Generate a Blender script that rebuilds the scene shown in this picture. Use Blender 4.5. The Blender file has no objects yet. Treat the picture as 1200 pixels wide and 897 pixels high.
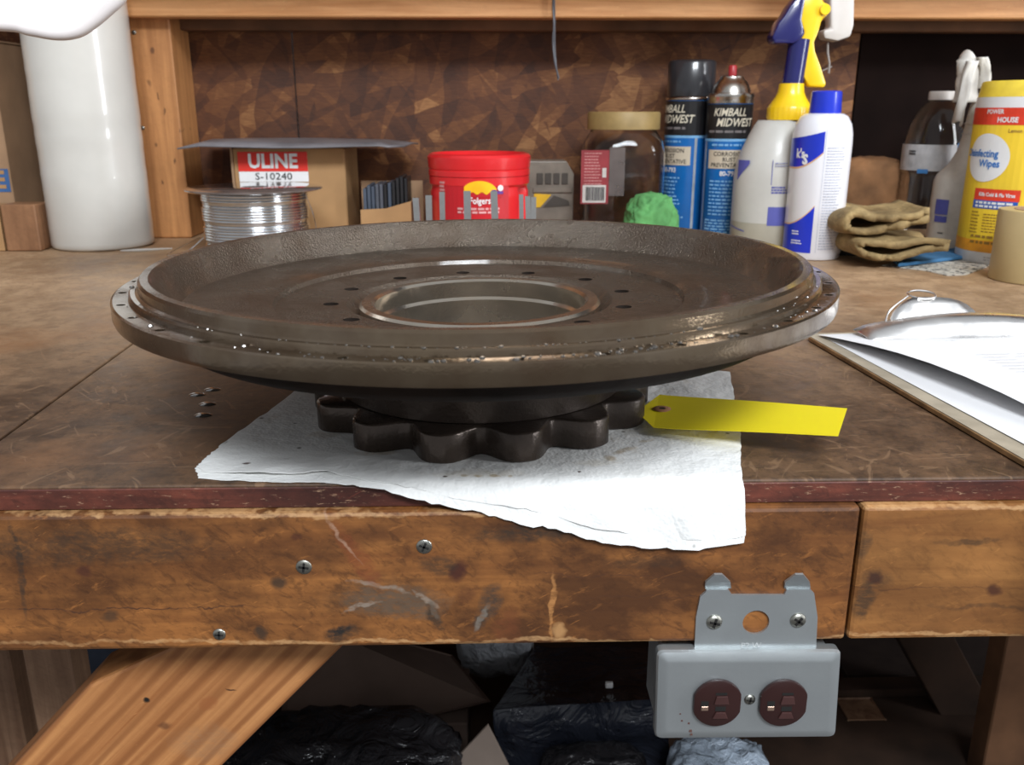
import bpy, bmesh, math, random
from mathutils import Vector, Matrix, noise
random.seed(4)
PI = math.pi
SC = bpy.context.scene
COL = SC.collection

# ------------------------------------------------------------------ camera, world, lights, exposure
TZ = 0.90                                   # height of the bench top
PITCH, YAW, F = math.radians(17.0), math.radians(1.4), 1037.0
CAMLOC = Vector((0, 0, TZ + 0.198))
FW = Vector((math.sin(YAW)*math.cos(PITCH), math.cos(YAW)*math.cos(PITCH), -math.sin(PITCH)))
RT = Vector((math.cos(YAW), -math.sin(YAW), 0))
UP = RT.cross(FW)
cd = bpy.data.cameras.new('camera'); cam = bpy.data.objects.new('camera', cd); COL.objects.link(cam)
cd.sensor_fit = 'HORIZONTAL'; cd.sensor_width = 4.8; cd.lens = 4.8*F/1200.0
cd.clip_start = 0.01
cd.dof.use_dof = True; cd.dof.focus_distance = 0.60; cd.dof.aperture_fstop = 2.0
cam.matrix_world = Matrix(((RT.x, UP.x, -FW.x, CAMLOC.x), (RT.y, UP.y, -FW.y, CAMLOC.y), (RT.z, UP.z, -FW.z, CAMLOC.z), (0, 0, 0, 1)))
SC.camera = cam
SC.view_settings.view_transform = 'Standard'; SC.view_settings.look = 'None'
SC.view_settings.gamma = 1.0; SC.view_settings.use_curve_mapping = False
SC.view_settings.exposure = 0.35

world = bpy.data.worlds.new('world'); SC.world = world; world.use_nodes = True
bg = world.node_tree.nodes['Background']
bg.inputs[0].default_value = (0.69, 0.71, 0.74, 1); bg.inputs[1].default_value = 0.46

def area(name, loc, target, sx, sy, power, color):
    l = bpy.data.lights.new(name, 'AREA'); l.shape = 'RECTANGLE'; l.size = sx; l.size_y = sy
    l.energy = power; l.color = color
    o = bpy.data.objects.new(name, l); COL.objects.link(o); o.location = loc
    o.rotation_euler = (Vector(target)-Vector(loc)).to_track_quat('-Z', 'Y').to_euler()
    return o
# daylight coming in high behind the camera, and a tall window off to the right
area('daylight_opening', (0.5, -1.9, 3.2), (0, 0.8, 0.9), 1.5, 0.7, 112, (0.90, 0.95, 1.0))
area('side_window', (2.35, -0.15, 1.75), (0.2, 1.0, 1.0), 0.45, 1.5, 34, (0.93, 0.96, 1.0))

def ray(px, py): return (FW + RT*((px-600)/F) + UP*((448.5-py)/F))
def on_z(px, py, z=TZ):
    d = ray(px, py); t = (z-CAMLOC.z)/d.z; return CAMLOC + d*t
def on_y(px, py, y):
    d = ray(px, py); t = (y-CAMLOC.y)/d.y; return CAMLOC + d*t

# ------------------------------------------------------------------ materials
MATS = {}
def nt(name):
    m = bpy.data.materials.new(name); m.use_nodes = True
    t = m.node_tree; return m, t, t.nodes['Principled BSDF']
def N(t, kind, **kw):
    n = t.nodes.new(kind)
    for k, v in kw.items():
        if k.startswith('i_'):
            key = k[2:]; key = int(key) if key.isdigit() else key.replace('_', ' ')
            n.inputs[key].default_value = v
        else: setattr(n, k, v)
    return n
def c4(c): return (c[0], c[1], c[2], 1)
def mixc(t, fac, a, b, mode='MIX'):
    n = t.nodes.new('ShaderNodeMix'); n.data_type = 'RGBA'; n.blend_type = mode
    for s, v in ((n.inputs[0], fac), (n.inputs[6], a), (n.inputs[7], b)):
        if isinstance(v, bpy.types.NodeSocket): t.links.new(v, s)
        elif isinstance(v, (int, float)): s.default_value = v
        else: s.default_value = c4(v)
    return n.outputs[2]
def math_(t, op, a, b=None, clamp=False):
    n = t.nodes.new('ShaderNodeMath'); n.operation = op; n.use_clamp = clamp
    for s, v in ((n.inputs[0], a), (n.inputs[1], b)):
        if v is None: continue
        if isinstance(v, bpy.types.NodeSocket): t.links.new(v, s)
        else: s.default_value = v
    return n.outputs[0]
def ramp(t, fac, stops):
    n = t.nodes.new('ShaderNodeValToRGB'); el = n.color_ramp.elements
    while len(el) < len(stops): el.new(0.5)
    for e, (p, c) in zip(el, stops):
        e.position = p; e.color = c4(c) if not isinstance(c, (int, float)) else (c, c, c, 1)
    t.links.new(fac, n.inputs[0]); return n.outputs[0]
def noise_(t, vec, scale, detail=4, rough=0.55, dist=0.0, dim='3D'):
    n = N(t, 'ShaderNodeTexNoise', i_Scale=scale, i_Detail=detail, i_Roughness=rough, i_Distortion=dist)
    if vec is not None: t.links.new(vec, n.inputs['Vector'])
    return n.outputs[0]
def mapped(t, scale=(1, 1, 1), rot=(0, 0, 0), loc=(0, 0, 0)):
    co = N(t, 'ShaderNodeTexCoord'); m = N(t, 'ShaderNodeMapping'); src = co.outputs['Object']
    if any(rot):
        m0 = N(t, 'ShaderNodeMapping'); t.links.new(src, m0.inputs[0]); m0.inputs['Rotation'].default_value = rot; src = m0.outputs[0]; rot = (0, 0, 0)
    t.links.new(src, m.inputs[0])
    m.inputs['Scale'].default_value = scale; m.inputs['Rotation'].default_value = rot; m.inputs['Location'].default_value = loc
    return m.outputs[0]
def bump(t, bsdf, h, strength=0.3, dist=0.001):
    b = N(t, 'ShaderNodeBump', i_Strength=strength, i_Distance=dist)
    t.links.new(h, b.inputs['Height']); t.links.new(b.outputs[0], bsdf.inputs['Normal'])

def plain(name, col, rough=0.5, metal=0.0, var=0.12, scale=30, bmp=0.0, trans=0.0, ior=1.45, spec=0.5, sss=0.0, coat=0.0, alpha=1.0, emit=0.0, bd=0.001):
    if name in MATS: return MATS[name]
    m, t, b = nt(name)
    b.inputs['Roughness'].default_value = rough; b.inputs['Metallic'].default_value = metal
    b.inputs['IOR'].default_value = ior; b.inputs['Transmission Weight'].default_value = trans
    b.inputs['Specular IOR Level'].default_value = spec; b.inputs['Coat Weight'].default_value = coat
    b.inputs['Alpha'].default_value = alpha
    if sss: b.inputs['Subsurface Weight'].default_value = sss; b.inputs['Subsurface Radius'].default_value = (0.02, 0.02, 0.02); b.inputs['Subsurface Scale'].default_value = 0.3
    v = mapped(t); n = noise_(t, v, scale)
    dark = tuple(c*(1-var*2) for c in col); lite = tuple(min(1, c*(1+var)) for c in col)
    t.links.new(ramp(t, n, [(0.3, dark), (0.7, lite)]), b.inputs['Base Color'])
    if emit:
        b.inputs['Emission Color'].default_value = c4(col); b.inputs['Emission Strength'].default_value = emit
    if bmp: bump(t, b, noise_(t, v, scale*4, 4, 0.55, 1.5 if bd > 0.001 else 0.0), bmp, bd)
    MATS[name] = m; return m

def stains(t, c, spots, plane='xz'):
    if not spots: return c
    co = N(t, 'ShaderNodeTexCoord'); sep = N(t, 'ShaderNodeSeparateXYZ'); t.links.new(co.outputs['Object'], sep.inputs[0])
    ns = noise_(t, mapped(t), 38, 5, 0.75); nw1 = noise_(t, mapped(t), 26, 4, 0.7); nw2 = noise_(t, mapped(t, (1, 1, 1), (0, 0, 0), (5, 3, 7)), 26, 4, 0.7)
    brk = noise_(t, mapped(t, (1, 1, 2.5)), 160, 3, 0.7)
    A = math_(t, 'ADD', sep.outputs[0], math_(t, 'MULTIPLY', math_(t, 'SUBTRACT', nw1, 0.5), 0.016))
    B = math_(t, 'ADD', sep.outputs[2] if plane == 'xz' else sep.outputs[1], math_(t, 'MULTIPLY', math_(t, 'SUBTRACT', nw2, 0.5), 0.016))
    for (x, z, rx, rz, colr, st, ang) in spots:
        dx = math_(t, 'SUBTRACT', A, x); dz = math_(t, 'SUBTRACT', B, z)
        ca, sa = math.cos(ang), math.sin(ang)
        u = math_(t, 'MULTIPLY', math_(t, 'ADD', math_(t, 'MULTIPLY', dx, ca), math_(t, 'MULTIPLY', dz, sa)), 1/rx)
        w = math_(t, 'MULTIPLY', math_(t, 'SUBTRACT', math_(t, 'MULTIPLY', dz, ca), math_(t, 'MULTIPLY', dx, sa)), 1/rz)
        d = math_(t, 'ADD', math_(t, 'MULTIPLY', u, u), math_(t, 'MULTIPLY', w, w))
        d = math_(t, 'ADD', d, math_(t, 'MULTIPLY', math_(t, 'SUBTRACT', ns, 0.5), 2.4 if max(rx, rz) > 0.008 else 0.5))
        f = ramp(t, d, [(0.2, st), (1.0, 0.0)])
        f = math_(t, 'MULTIPLY', f, ramp(t, brk, [(0.34, 0.35 if max(rx, rz) > 0.008 else 1.0), (0.55, 1.0)]))
        c = mixc(t, f, c, colr)
    return c
def wood(name, lite, dark, stretch=(1, 1, 1), scale=60, spots=(), plane='xz', rot=(0, 0, 0), rough=0.55, mottle=0.5, mottle_scale=9, bmp=0.25, rings=0):
    """stretch: small along the grain. spots: (x, z, rx, rz, colour, strength, angle) in object coordinates."""
    m, t, b = nt(name)
    v = mapped(t, stretch, rot)
    wob = noise_(t, mapped(t), 7, 3)
    g1 = noise_(t, v, scale, 5, 0.6, 0.8)
    g2 = noise_(t, v, scale*0.35, 4, 0.6, 1.5)
    g = math_(t, 'MULTIPLY_ADD', g1, 0.5); t.nodes[-1].inputs[2].default_value = 0.0
    g = math_(t, 'ADD', g, math_(t, 'MULTIPLY', g2, 0.5))
    c = ramp(t, g, [(0.36, dark), (0.5, tuple((a+b_)/2 for a, b_ in zip(lite, dark))), (0.62, lite)])
    mt = noise_(t, mapped(t, (1, 1, 1.6)), mottle_scale, 6, 0.65)
    c = mixc(t, math_(t, 'MULTIPLY', ramp(t, mt, [(0.40, 1.0), (0.66, 0.0)]), mottle), c, tuple(x*0.35 for x in dark))
    fk = noise_(t, mapped(t, (1, 1, 2.2), (0, -0.6, 0)), 85, 5, 0.75, 0.6)
    c = mixc(t, ramp(t, fk, [(0.36, mottle*0.6), (0.50, 0.0)]), c, tuple(x*0.30 for x in dark))
    fk2 = noise_(t, mapped(t, (1, 1, 3.5), (0, 0.35, 0), (3, 0, 1)), 48, 5, 0.75, 0.4)
    c = mixc(t, ramp(t, fk2, [(0.60, 0.0), (0.74, mottle*0.4)]), c, tuple(min(1, x*1.5) for x in lite))
    if rings:
        mr = N(t, 'ShaderNodeMapping'); t.links.new(mapped(t, (0.10, 1, 1), rot), mr.inputs[0])
        wv = N(t, 'ShaderNodeTexWave', wave_type='BANDS', bands_direction='Z', i_Scale=rings, i_Distortion=3.5, i_Detail=2.0); wv.inputs['Detail Scale'].default_value = 1.2
        t.links.new(mr.outputs[0], wv.inputs['Vector'])
        c = mixc(t, ramp(t, wv.outputs[1], [(0.55, 0.0), (0.95, 0.75)]), c, tuple(x*0.8 for x in dark))
    # fine scratches
    sc = noise_(t, mapped(t, (1, 1, 8), (0, 0.5, 0.3)), 70, 3, 0.6)
    c = mixc(t, ramp(t, sc, [(0.68, 0.0), (0.74, 0.22)]), c, tuple(min(1, x*1.8) for x in lite))
    c = stains(t, c, spots, plane)
    t.links.new(c, b.inputs['Base Color'])
    b.inputs['Roughness'].default_value = rough
    bump(t, b, g, bmp, 0.001)
    return m

def steel(name, col, rough=0.35, metal=0.9, bscale=260, bst=0.3, patch=(0.07, 0.05, 0.035), pst=0.5, spec=0.5, oil=0.0):
    m, t, b = nt(name)
    v = mapped(t)
    n1 = noise_(t, v, 14, 6, 0.65); n2 = noise_(t, v, bscale, 3, 0.6)
    c = mixc(t, math_(t, 'MULTIPLY', ramp(t, n1, [(0.4, 0.0), (0.65, 1.0)]), pst), col, patch)
    t.links.new(c, b.inputs['Base Color'])
    b.inputs['Metallic'].default_value = metal
    b.inputs['Specular IOR Level'].default_value = spec
    r = ramp(t, n1, [(0.35, max(0.04, rough-0.12)), (0.7, min(1, rough+0.15))])
    t.links.new(r, b.inputs['Roughness'])
    bump(t, b, n2, bst, 0.0008 if bst < 0.9 else 0.0016)
    if oil:
        t.links.new(ramp(t, noise_(t, v, 22, 4, 0.6), [(0.42, 0.0), (0.62, oil)]), b.inputs['Coat Weight']); b.inputs['Coat Roughness'].default_value = 0.12
    return m

# ------------------------------------------------------------------ mesh helpers
def mk(name, verts, faces, m, parent=None, smooth=False, angle=35, mats=None, fm=None):
    """verts are world coordinates; they are stored relative to the parent chain."""
    off = Vector((0, 0, 0)); p = parent
    while p is not None: off += p.location; p = p.parent
    me = bpy.data.meshes.new(name)
    me.from_pydata([tuple(Vector(v)-off) for v in verts], [], faces)
    bm = bmesh.new(); bm.from_mesh(me); bmesh.ops.recalc_face_normals(bm, faces=bm.faces); bm.to_mesh(me); bm.free()
    me.materials.append(m)
    if smooth:
        for p_ in me.polygons: p_.use_smooth = True
        if angle < 180: me.set_sharp_from_angle(angle=math.radians(angle))
    o = bpy.data.objects.new(name, me); COL.objects.link(o)
    if parent is not None: o.parent = parent
    return o
def thing(name, label, cat, loc, group=None):
    o = bpy.data.objects.new(name, None); COL.objects.link(o); o.location = loc; o.empty_display_size = 0.02
    tag(o, label, cat, group); return o
def tag(o, label, cat=None, group=None, kind=None):
    if label: o['label'] = label
    if cat: o['category'] = cat
    if group: o['group'] = group
    if kind: o['kind'] = kind
    return o
class G:
    """geometry collector"""
    def __init__(s): s.v = []; s.f = []
    def add(s, vf):
        v, f = vf; k = len(s.v); s.v += [Vector(x) for x in v]; s.f += [tuple(i+k for i in q) for q in f]; return s
    def xf(s, M): s.v = [M @ x for x in s.v]; return s
    def mv(s, x, y=0, z=0):
        d = Vector(x) if not isinstance(x, (int, float)) else Vector((x, y, z)); s.v = [q+d for q in s.v]; return s
    def rot(s, ax, a): M = Matrix.Rotation(a, 3, ax); s.v = [M @ q for q in s.v]; return s
    def map(s, fn): s.v = [Vector(fn(q)) for q in s.v]; return s
    def mk(s, name, m, parent=None, smooth=False, angle=35): return mk(name, s.v, s.f, m, parent, smooth, angle)
def g(*vfs):
    o = G()
    for x in vfs: o.add((x.v, x.f) if isinstance(x, G) else x)
    return o
def from_bm(bm):
    bm.verts.ensure_lookup_table(); bm.verts.index_update()
    r = ([v.co.copy() for v in bm.verts], [tuple(v.index for v in f.verts) for f in bm.faces]); bm.free(); return r
def box(x0, x1, y0, y1, z0, z1, bev=0.0, seg=1, sub=0):
    bm = bmesh.new(); bmesh.ops.create_cube(bm, size=1)
    for v in bm.verts: v.co = Vector(((x0+x1)/2+v.co.x*(x1-x0), (y0+y1)/2+v.co.y*(y1-y0), (z0+z1)/2+v.co.z*(z1-z0)))
    if sub: bmesh.ops.subdivide_edges(bm, edges=bm.edges[:], cuts=sub, use_grid_fill=True)
    if bev: bmesh.ops.bevel(bm, geom=bm.edges[:], offset=bev, segments=seg, affect='EDGES', profile=0.5)
    return from_bm(bm)
def lathe(prof, seg=48, closed=False):
    """prof: list of (r, z)."""
    v, f, rings = [], [], []
    for r, z in prof:
        if r < 1e-6: rings.append([len(v)]); v.append((0, 0, z))
        else:
            rings.append(list(range(len(v), len(v)+seg)))
            for i in range(seg):
                a = 2*PI*i/seg; v.append((r*math.sin(a), -r*math.cos(a), z))
    pairs = list(zip(rings, rings[1:])) + ([(rings[-1], rings[0])] if closed else [])
    for A, B in pairs:
        for i in range(seg):
            j = (i+1) % seg
            if len(A) == 1 and len(B) == 1: continue
            if len(A) == 1: f.append((A[0], B[i], B[j]))
            elif len(B) == 1: f.append((A[i], B[0], A[j]))
            else: f.append((A[i], A[j], B[j], B[i]))
    return v, f
def prism(pts, h0, h1, axis='z', bev=0.0):
    """closed outline pts extruded along axis; 'y': pts are (x,z)."""
    bm = bmesh.new()
    def P(p, h): return (p[0], p[1], h) if axis == 'z' else ((p[0], h, p[1]) if axis == 'y' else (h, p[0], p[1]))
    vs = [bm.verts.new(P(p, h0)) for p in pts]; fc = bm.faces.new(vs)
    ex = bmesh.ops.extrude_face_region(bm, geom=[fc])
    d = Vector(P((0, 0), h1-h0))
    bmesh.ops.translate(bm, verts=[e for e in ex['geom'] if isinstance(e, bmesh.types.BMVert)], vec=d)
    bmesh.ops.recalc_face_normals(bm, faces=bm.faces)
    if bev: bmesh.ops.bevel(bm, geom=[e for e in bm.edges if e.calc_face_angle(0) > 0.6], offset=bev, segments=2, affect='EDGES', profile=0.5)
    return from_bm(bm)
def tube(pts, r, seg=8, caps=True):
    pts = [Vector(p) for p in pts]; v, f = [], []
    n = len(pts); rr = r if isinstance(r, (list, tuple)) else [r]*n
    up = Vector((0.13, 0.31, 0.94))
    for i, p in enumerate(pts):
        t = (pts[min(i+1, n-1)]-pts[max(i-1, 0)]).normalized()
        a = t.cross(up)
        if a.length < 1e-3: a = t.cross(Vector((1, 0, 0)))
        a.normalize(); b = t.cross(a)
        for k in range(seg):
            q = 2*PI*k/seg; v.append(p + (a*math.cos(q)+b*math.sin(q))*rr[i])
    for i in range(n-1):
        for k in range(seg):
            k2 = (k+1) % seg; f.append((i*seg+k, i*seg+k2, (i+1)*seg+k2, (i+1)*seg+k))
    if caps: f.append(tuple(range(seg))); f.append(tuple((n-1)*seg+k for k in range(seg)))
    return v, f
def sweep_ribbon(prof, y0, y1, th, wob=0.0, ny=8, seed=0):
    """closed thick ribbon: centre line prof (x,z) extruded along y with thickness th."""
    n = len(prof); P = [Vector((p[0], 0, p[1])) for p in prof]; v, f = [], []
    for j in range(ny+1):
        t = j/ny; y = y0+(y1-y0)*t
        for side in (1, -1):
            for i in range(n):
                d = (P[min(i+1, n-1)]-P[max(i-1, 0)]).normalized(); nn = Vector((-d.z, 0, d.x))
                q = P[i]+nn*th*0.5*side
                nz = noise.noise(Vector((q.x*25+seed, y*22, q.z*25)))*wob
                v.append((q.x+nz*0.8, y+noise.noise(Vector((i*0.5, t*2, seed)))*wob*1.5, q.z+nz))
    W = 2*n
    for j in range(ny):
        for i in range(n-1):
            a = j*W+i; f.append((a, a+1, a+1+W, a+W)); b = j*W+n+i; f.append((b, b+W, b+W+1, b+1))
        a = j*W; b = j*W+n; f.append((a, a+W, b+W, b)); a = j*W+n-1; b = j*W+2*n-1; f.append((a, b, b+W, a+W))
    for j in (0, ny):
        for i in range(n-1): a = j*W+i; f.append((a, a+n, a+n+1, a+1))
    return v, f
def catmull(pts, k=6):
    pts = [Vector(p) for p in pts]; out = []
    for i in range(len(pts)-1):
        p0, p1, p2, p3 = pts[max(i-1, 0)], pts[i], pts[i+1], pts[min(i+2, len(pts)-1)]
        for j in range(k):
            t = j/k; out.append(0.5*((2*p1)+(p2-p0)*t+(2*p0-5*p1+4*p2-p3)*t*t+(3*p1-p0-3*p2+p3)*t**3))
    out.append(pts[-1]); return out
def cat2(pts, k=6): return [(p.x, p.y) for p in catmull([(a, b, 0) for a, b in pts], k)]
_txt = {}
def text_vf(s, size, bold=0.0, sx=1.0, shear=0.0, th=0.0):
    """flat lettering in the xz plane facing -y, centred."""
    c = bpy.data.curves.new('t', 'FONT'); c.body = s; c.size = size; c.align_x = 'CENTER'; c.align_y = 'CENTER'
    c.offset = bold; c.shear = shear; c.resolution_u = 2; c.extrude = th
    o = bpy.data.objects.new('t', c); COL.objects.link(o)
    bpy.context.view_layer.update()
    me = bpy.data.meshes.new_from_object(o.evaluated_get(bpy.context.evaluated_depsgraph_get()))
    bm = bmesh.new(); bm.from_mesh(me)
    for _ in range(1): pass
    bmesh.ops.triangulate(bm, faces=bm.faces)
    r = from_bm(bm)
    bpy.data.objects.remove(o); bpy.data.curves.remove(c); bpy.data.meshes.remove(me)
    return [(v.x*sx, -v.z, v.y) for v in r[0]], r[1]
def bars(lines, x0, x1, ztop, dz, h, seed=1):
    """rows of tiny unreadable print, as short dashes."""
    rnd = random.Random(seed); o = G()
    for i in range(lines):
        x = x0; z = ztop-i*dz; end = x1-rnd.random()*(x1-x0)*0.3
        while x < end:
            w = (x1-x0)*(0.06+rnd.random()*0.12); xe = min(x+w, end)
            o.add(([(x, 0, z), (xe, 0, z), (xe, 0, z-h), (x, 0, z-h)], [(0, 1, 2, 3)])); x = xe+(x1-x0)*0.03
    return o
def rect(x0, x1, z0, z1, n=1):
    v, f = [], []
    for i in range(n+1):
        x = x0+(x1-x0)*i/n; v += [(x, 0, z0), (x, 0, z1)]
    for i in range(n): f.append((2*i, 2*i+2, 2*i+3, 2*i+1))
    return v, f
def strip(xs, lo, hi):
    v, f = [], []
    for x in xs: v += [(x, 0, lo(x)), (x, 0, hi(x))]
    for i in range(len(xs)-1): f.append((2*i, 2*i+2, 2*i+3, 2*i+1))
    return v, f
def wrap(cx, cy, r, z0=0.0):
    """maps flat art (x along the surface, z up) to a cylinder; x=0 faces the camera."""
    base = math.atan2(CAMLOC.x-cx, -(CAMLOC.y-cy))
    def fn(q):
        a = q.x/r+base; rr = r-q.y
        return (cx+rr*math.sin(a), cy-rr*math.cos(a), q.z+z0)
    return fn
def arange(a, b, n): return [a+(b-a)*i/n for i in range(n+1)]
def crumple(cx, cy, cz, sx, sy, sz, amp, seed, sub=14, freq=3.0, ridge=True, power=4.0):
    """rounded block with creased, sagging surface."""
    bm = bmesh.new(); bmesh.ops.create_cube(bm, size=2); bmesh.ops.subdivide_edges(bm, edges=bm.edges[:], cuts=sub, use_grid_fill=True)
    for v in bm.verts:
        p = v.co.copy(); L = (abs(p.x)**power+abs(p.y)**power+abs(p.z)**power)**(1/power); p = p/L
        q = p*freq+Vector((seed*3.1, seed*1.7, seed))
        n = noise.noise(q)+0.5*noise.noise(q*2.3)
        if ridge: n = (1-2*abs(noise.noise(q*1.2)))*0.6+(1-2*abs(noise.noise(q*2.9)))*0.4+0.25*noise.noise(q*6)
        p = p*(1+amp*n)
        v.co = Vector((cx+p.x*sx, cy+p.y*sy, max(cz-sz, cz+p.z*sz)))
    return from_bm(bm)

# ------------------------------------------------------------------ setting
EY = 0.4575                                  # front face of the bench
WY = 1.56                                   # face of the back wall
BX = 0.0
m_osb, t_, b_ = nt('osb')
v_ = mapped(t_, (1, 1, 1)); nz_ = N(t_, 'ShaderNodeTexNoise', i_Scale=6.0, i_Detail=3.0)
t_.links.new(v_, nz_.inputs['Vector'])
vadd = N(t_, 'ShaderNodeVectorMath', operation='MULTIPLY_ADD'); t_.links.new(nz_.outputs[1], vadd.inputs[0]); vadd.inputs[1].default_value = (0.035, 0.035, 0.035); t_.links.new(v_, vadd.inputs[2])
cols = []
for k, (ang, sc) in enumerate(((0.35, 30), (1.25, 24), (2.3, 40))):
    mp = N(t_, 'ShaderNodeMapping'); t_.links.new(vadd.outputs[0], mp.inputs[0]); mp.inputs['Rotation'].default_value = (0, ang, 0); mp2 = N(t_, 'ShaderNodeMapping'); t_.links.new(mp.outputs[0], mp2.inputs[0]); mp2.inputs['Scale'].default_value = (0.45, 0.02, 1.5)
    vo = N(t_, 'ShaderNodeTexVoronoi', i_Scale=float(sc)); t_.links.new(mp2.outputs[0], vo.inputs['Vector'])
    cols.append(vo)
s0 = N(t_, 'ShaderNodeSeparateColor'); t_.links.new(cols[0].outputs['Color'], s0.inputs[0])
s1 = N(t_, 'ShaderNodeSeparateColor'); t_.links.new(cols[1].outputs['Color'], s1.inputs[0])
s2 = N(t_, 'ShaderNodeSeparateColor'); t_.links.new(cols[2].outputs['Color'], s2.inputs[0])
val = math_(t_, 'ADD', math_(t_, 'MULTIPLY', s0.outputs[0], 0.42), math_(t_, 'MULTIPLY', s1.outputs[1], 0.33))
val = math_(t_, 'ADD', val, math_(t_, 'MULTIPLY', s2.outputs[2], 0.25))
big = noise_(t_, v_, 2.5, 3)
val = math_(t_, 'ADD', val, math_(t_, 'MULTIPLY', math_(t_, 'SUBTRACT', big, 0.5), 0.9))
grain = noise_(t_, mapped(t_, (1, 1, 6)), 60, 3)
val = math_(t_, 'ADD', val, math_(t_, 'MULTIPLY', math_(t_, 'SUBTRACT', grain, 0.5), 0.5))
cc = ramp(t_, val, [(0.10, (0.045, 0.013, 0.004)), (0.42, (0.088, 0.027, 0.007)), (0.66, (0.140, 0.048, 0.012)), (0.92, (0.29, 0.13, 0.044))])
t_.links.new(cc, b_.inputs['Base Color']); b_.inputs['Roughness'].default_value = 0.7
bump(t_, b_, val, 0.3, 0.002)

M_floor = plain('concrete', (0.10, 0.09, 0.085), 0.85, var=0.3, scale=4, bmp=0.2)
M_ply = wood('pine_shelf', (0.82, 0.44, 0.19), (0.56, 0.25, 0.085), (0.06, 1, 1), 90, mottle=0.10)
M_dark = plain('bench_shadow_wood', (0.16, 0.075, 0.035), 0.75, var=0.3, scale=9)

fl = g(box(-2.2, 2.2, -2.5, 1.7, -0.05, 0)).mk('floor', M_floor); tag(fl, None, kind='structure')
wb = thing('wall_back', None, None, (0, WY, 0)); del_ = wb; wb['kind'] = 'structure'
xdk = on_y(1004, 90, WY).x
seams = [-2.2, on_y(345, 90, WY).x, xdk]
g(box(xdk+0.001, 2.2, WY, WY+0.012, 0.0, 2.3, 0.0012)).mk('panel', plain('shade_toned_panel', (0.010, 0.005, 0.004), 0.9, var=0.25, scale=6, spec=0.1), wb)  # near-black colour paints in the shade below the shelf at the right
for i in range(2):
    g(box(seams[i]+0.001, seams[i+1]-0.001, WY, WY+0.012, 0.0, 2.3, 0.0012)).mk('panel', m_osb, wb)

# shelf over the bench with its front rail, and the posts
sh = thing('wall_shelf', 'long pine wall shelf with a front rail above the bench', 'shelf', (0, WY, TZ+0.33))
zr = on_y(640, 21, 1.445).z
g(box(-0.545, 1.6, 1.44, 1.478, zr, zr+0.089, 0.002)).mk('front_rail', M_ply, sh)
g(box(-1.6, 1.6, 1.478, WY-0.001, zr+0.040, zr+0.058)).mk('shelf_board', M_ply, sh)
g(box(-0.52, 1.6, WY-0.04, WY-0.001, zr-0.012, zr+0.04, 0.002)).mk('ledger', M_dark, sh)
g(box(-1.6, 1.6, 1.30, 1.439, zr+0.0895, zr+0.107, 0.001)).mk('top_board', M_ply, sh)

pl = on_z(228, 278).x
po = thing('wooden_post', 'upright pine stud with small knots beside the film roll', 'post', (pl-0.045, 1.50, TZ))
def spot_post(px, py, rx, rz, c, s): q = on_y(px, py, 1.47); return (q.x-po.location.x, q.z-po.location.z, rx, rz, c, s, 0)
DK = (0.06, 0.022, 0.010)
M_post = wood('pine_post2', (0.60, 0.28, 0.10), (0.34, 0.14, 0.045), (1, 1, 0.05), 80, mottle=0.15, spots=[
    spot_post(178, 60, .004, .006, DK, .7), spot_post(193, 130, .002, .008, DK, .7), spot_post(183, 170, .003, .005, DK, .6), spot_post(206, 190, .002, .005, DK, .7),
    spot_post(176, 98, .003, .006, DK, .5), spot_post(190, 215, .002, .004, DK, .7), spot_post(210, 152, .0015, .005, DK, .6), spot_post(186, 112, .0015, .006, DK, .7)])
g(box(pl-0.089, pl, 1.47, WY-0.001, TZ+0.0005, TZ+0.9, 0.002)).mk('stud', M_post, po)
M_black = plain('black_recess', (0.012, 0.011, 0.010), 0.6)
M_zinc = steel('zinc_screw', (0.42, 0.42, 0.38), 0.35, 1.0, 300, 0.1, (0.2, 0.18, 0.14), 0.5)
def screw(parent, p, r, name='screw', proud=0.0012):
    """pan head with a cross recess, facing -y."""
    o = g(lathe([(0, proud*1.4), (r*0.55, proud*1.3), (r*0.9, proud*0.8), (r, 0), (r, -0.002), (0, -0.002)], 20)).rot('X', PI/2)
    so = o.mv(p).mk(name, M_zinc, parent, True, 50)
    c = g(box(-r*0.62, r*0.62, -proud*1.7, -proud, -r*0.14, r*0.14), box(-r*0.14, r*0.14, -proud*1.7, -proud, -r*0.62, r*0.62)).rot('Y', random.random())
    c.mv(p).mk('cross_recess', M_black, so); return so
for px, py in ((167, 150), (157, 38)):
    q = on_y(px, py, 1.4695); q.x = max(q.x, pl-0.083); sc_ = screw(po, q, 0.0035)

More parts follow.
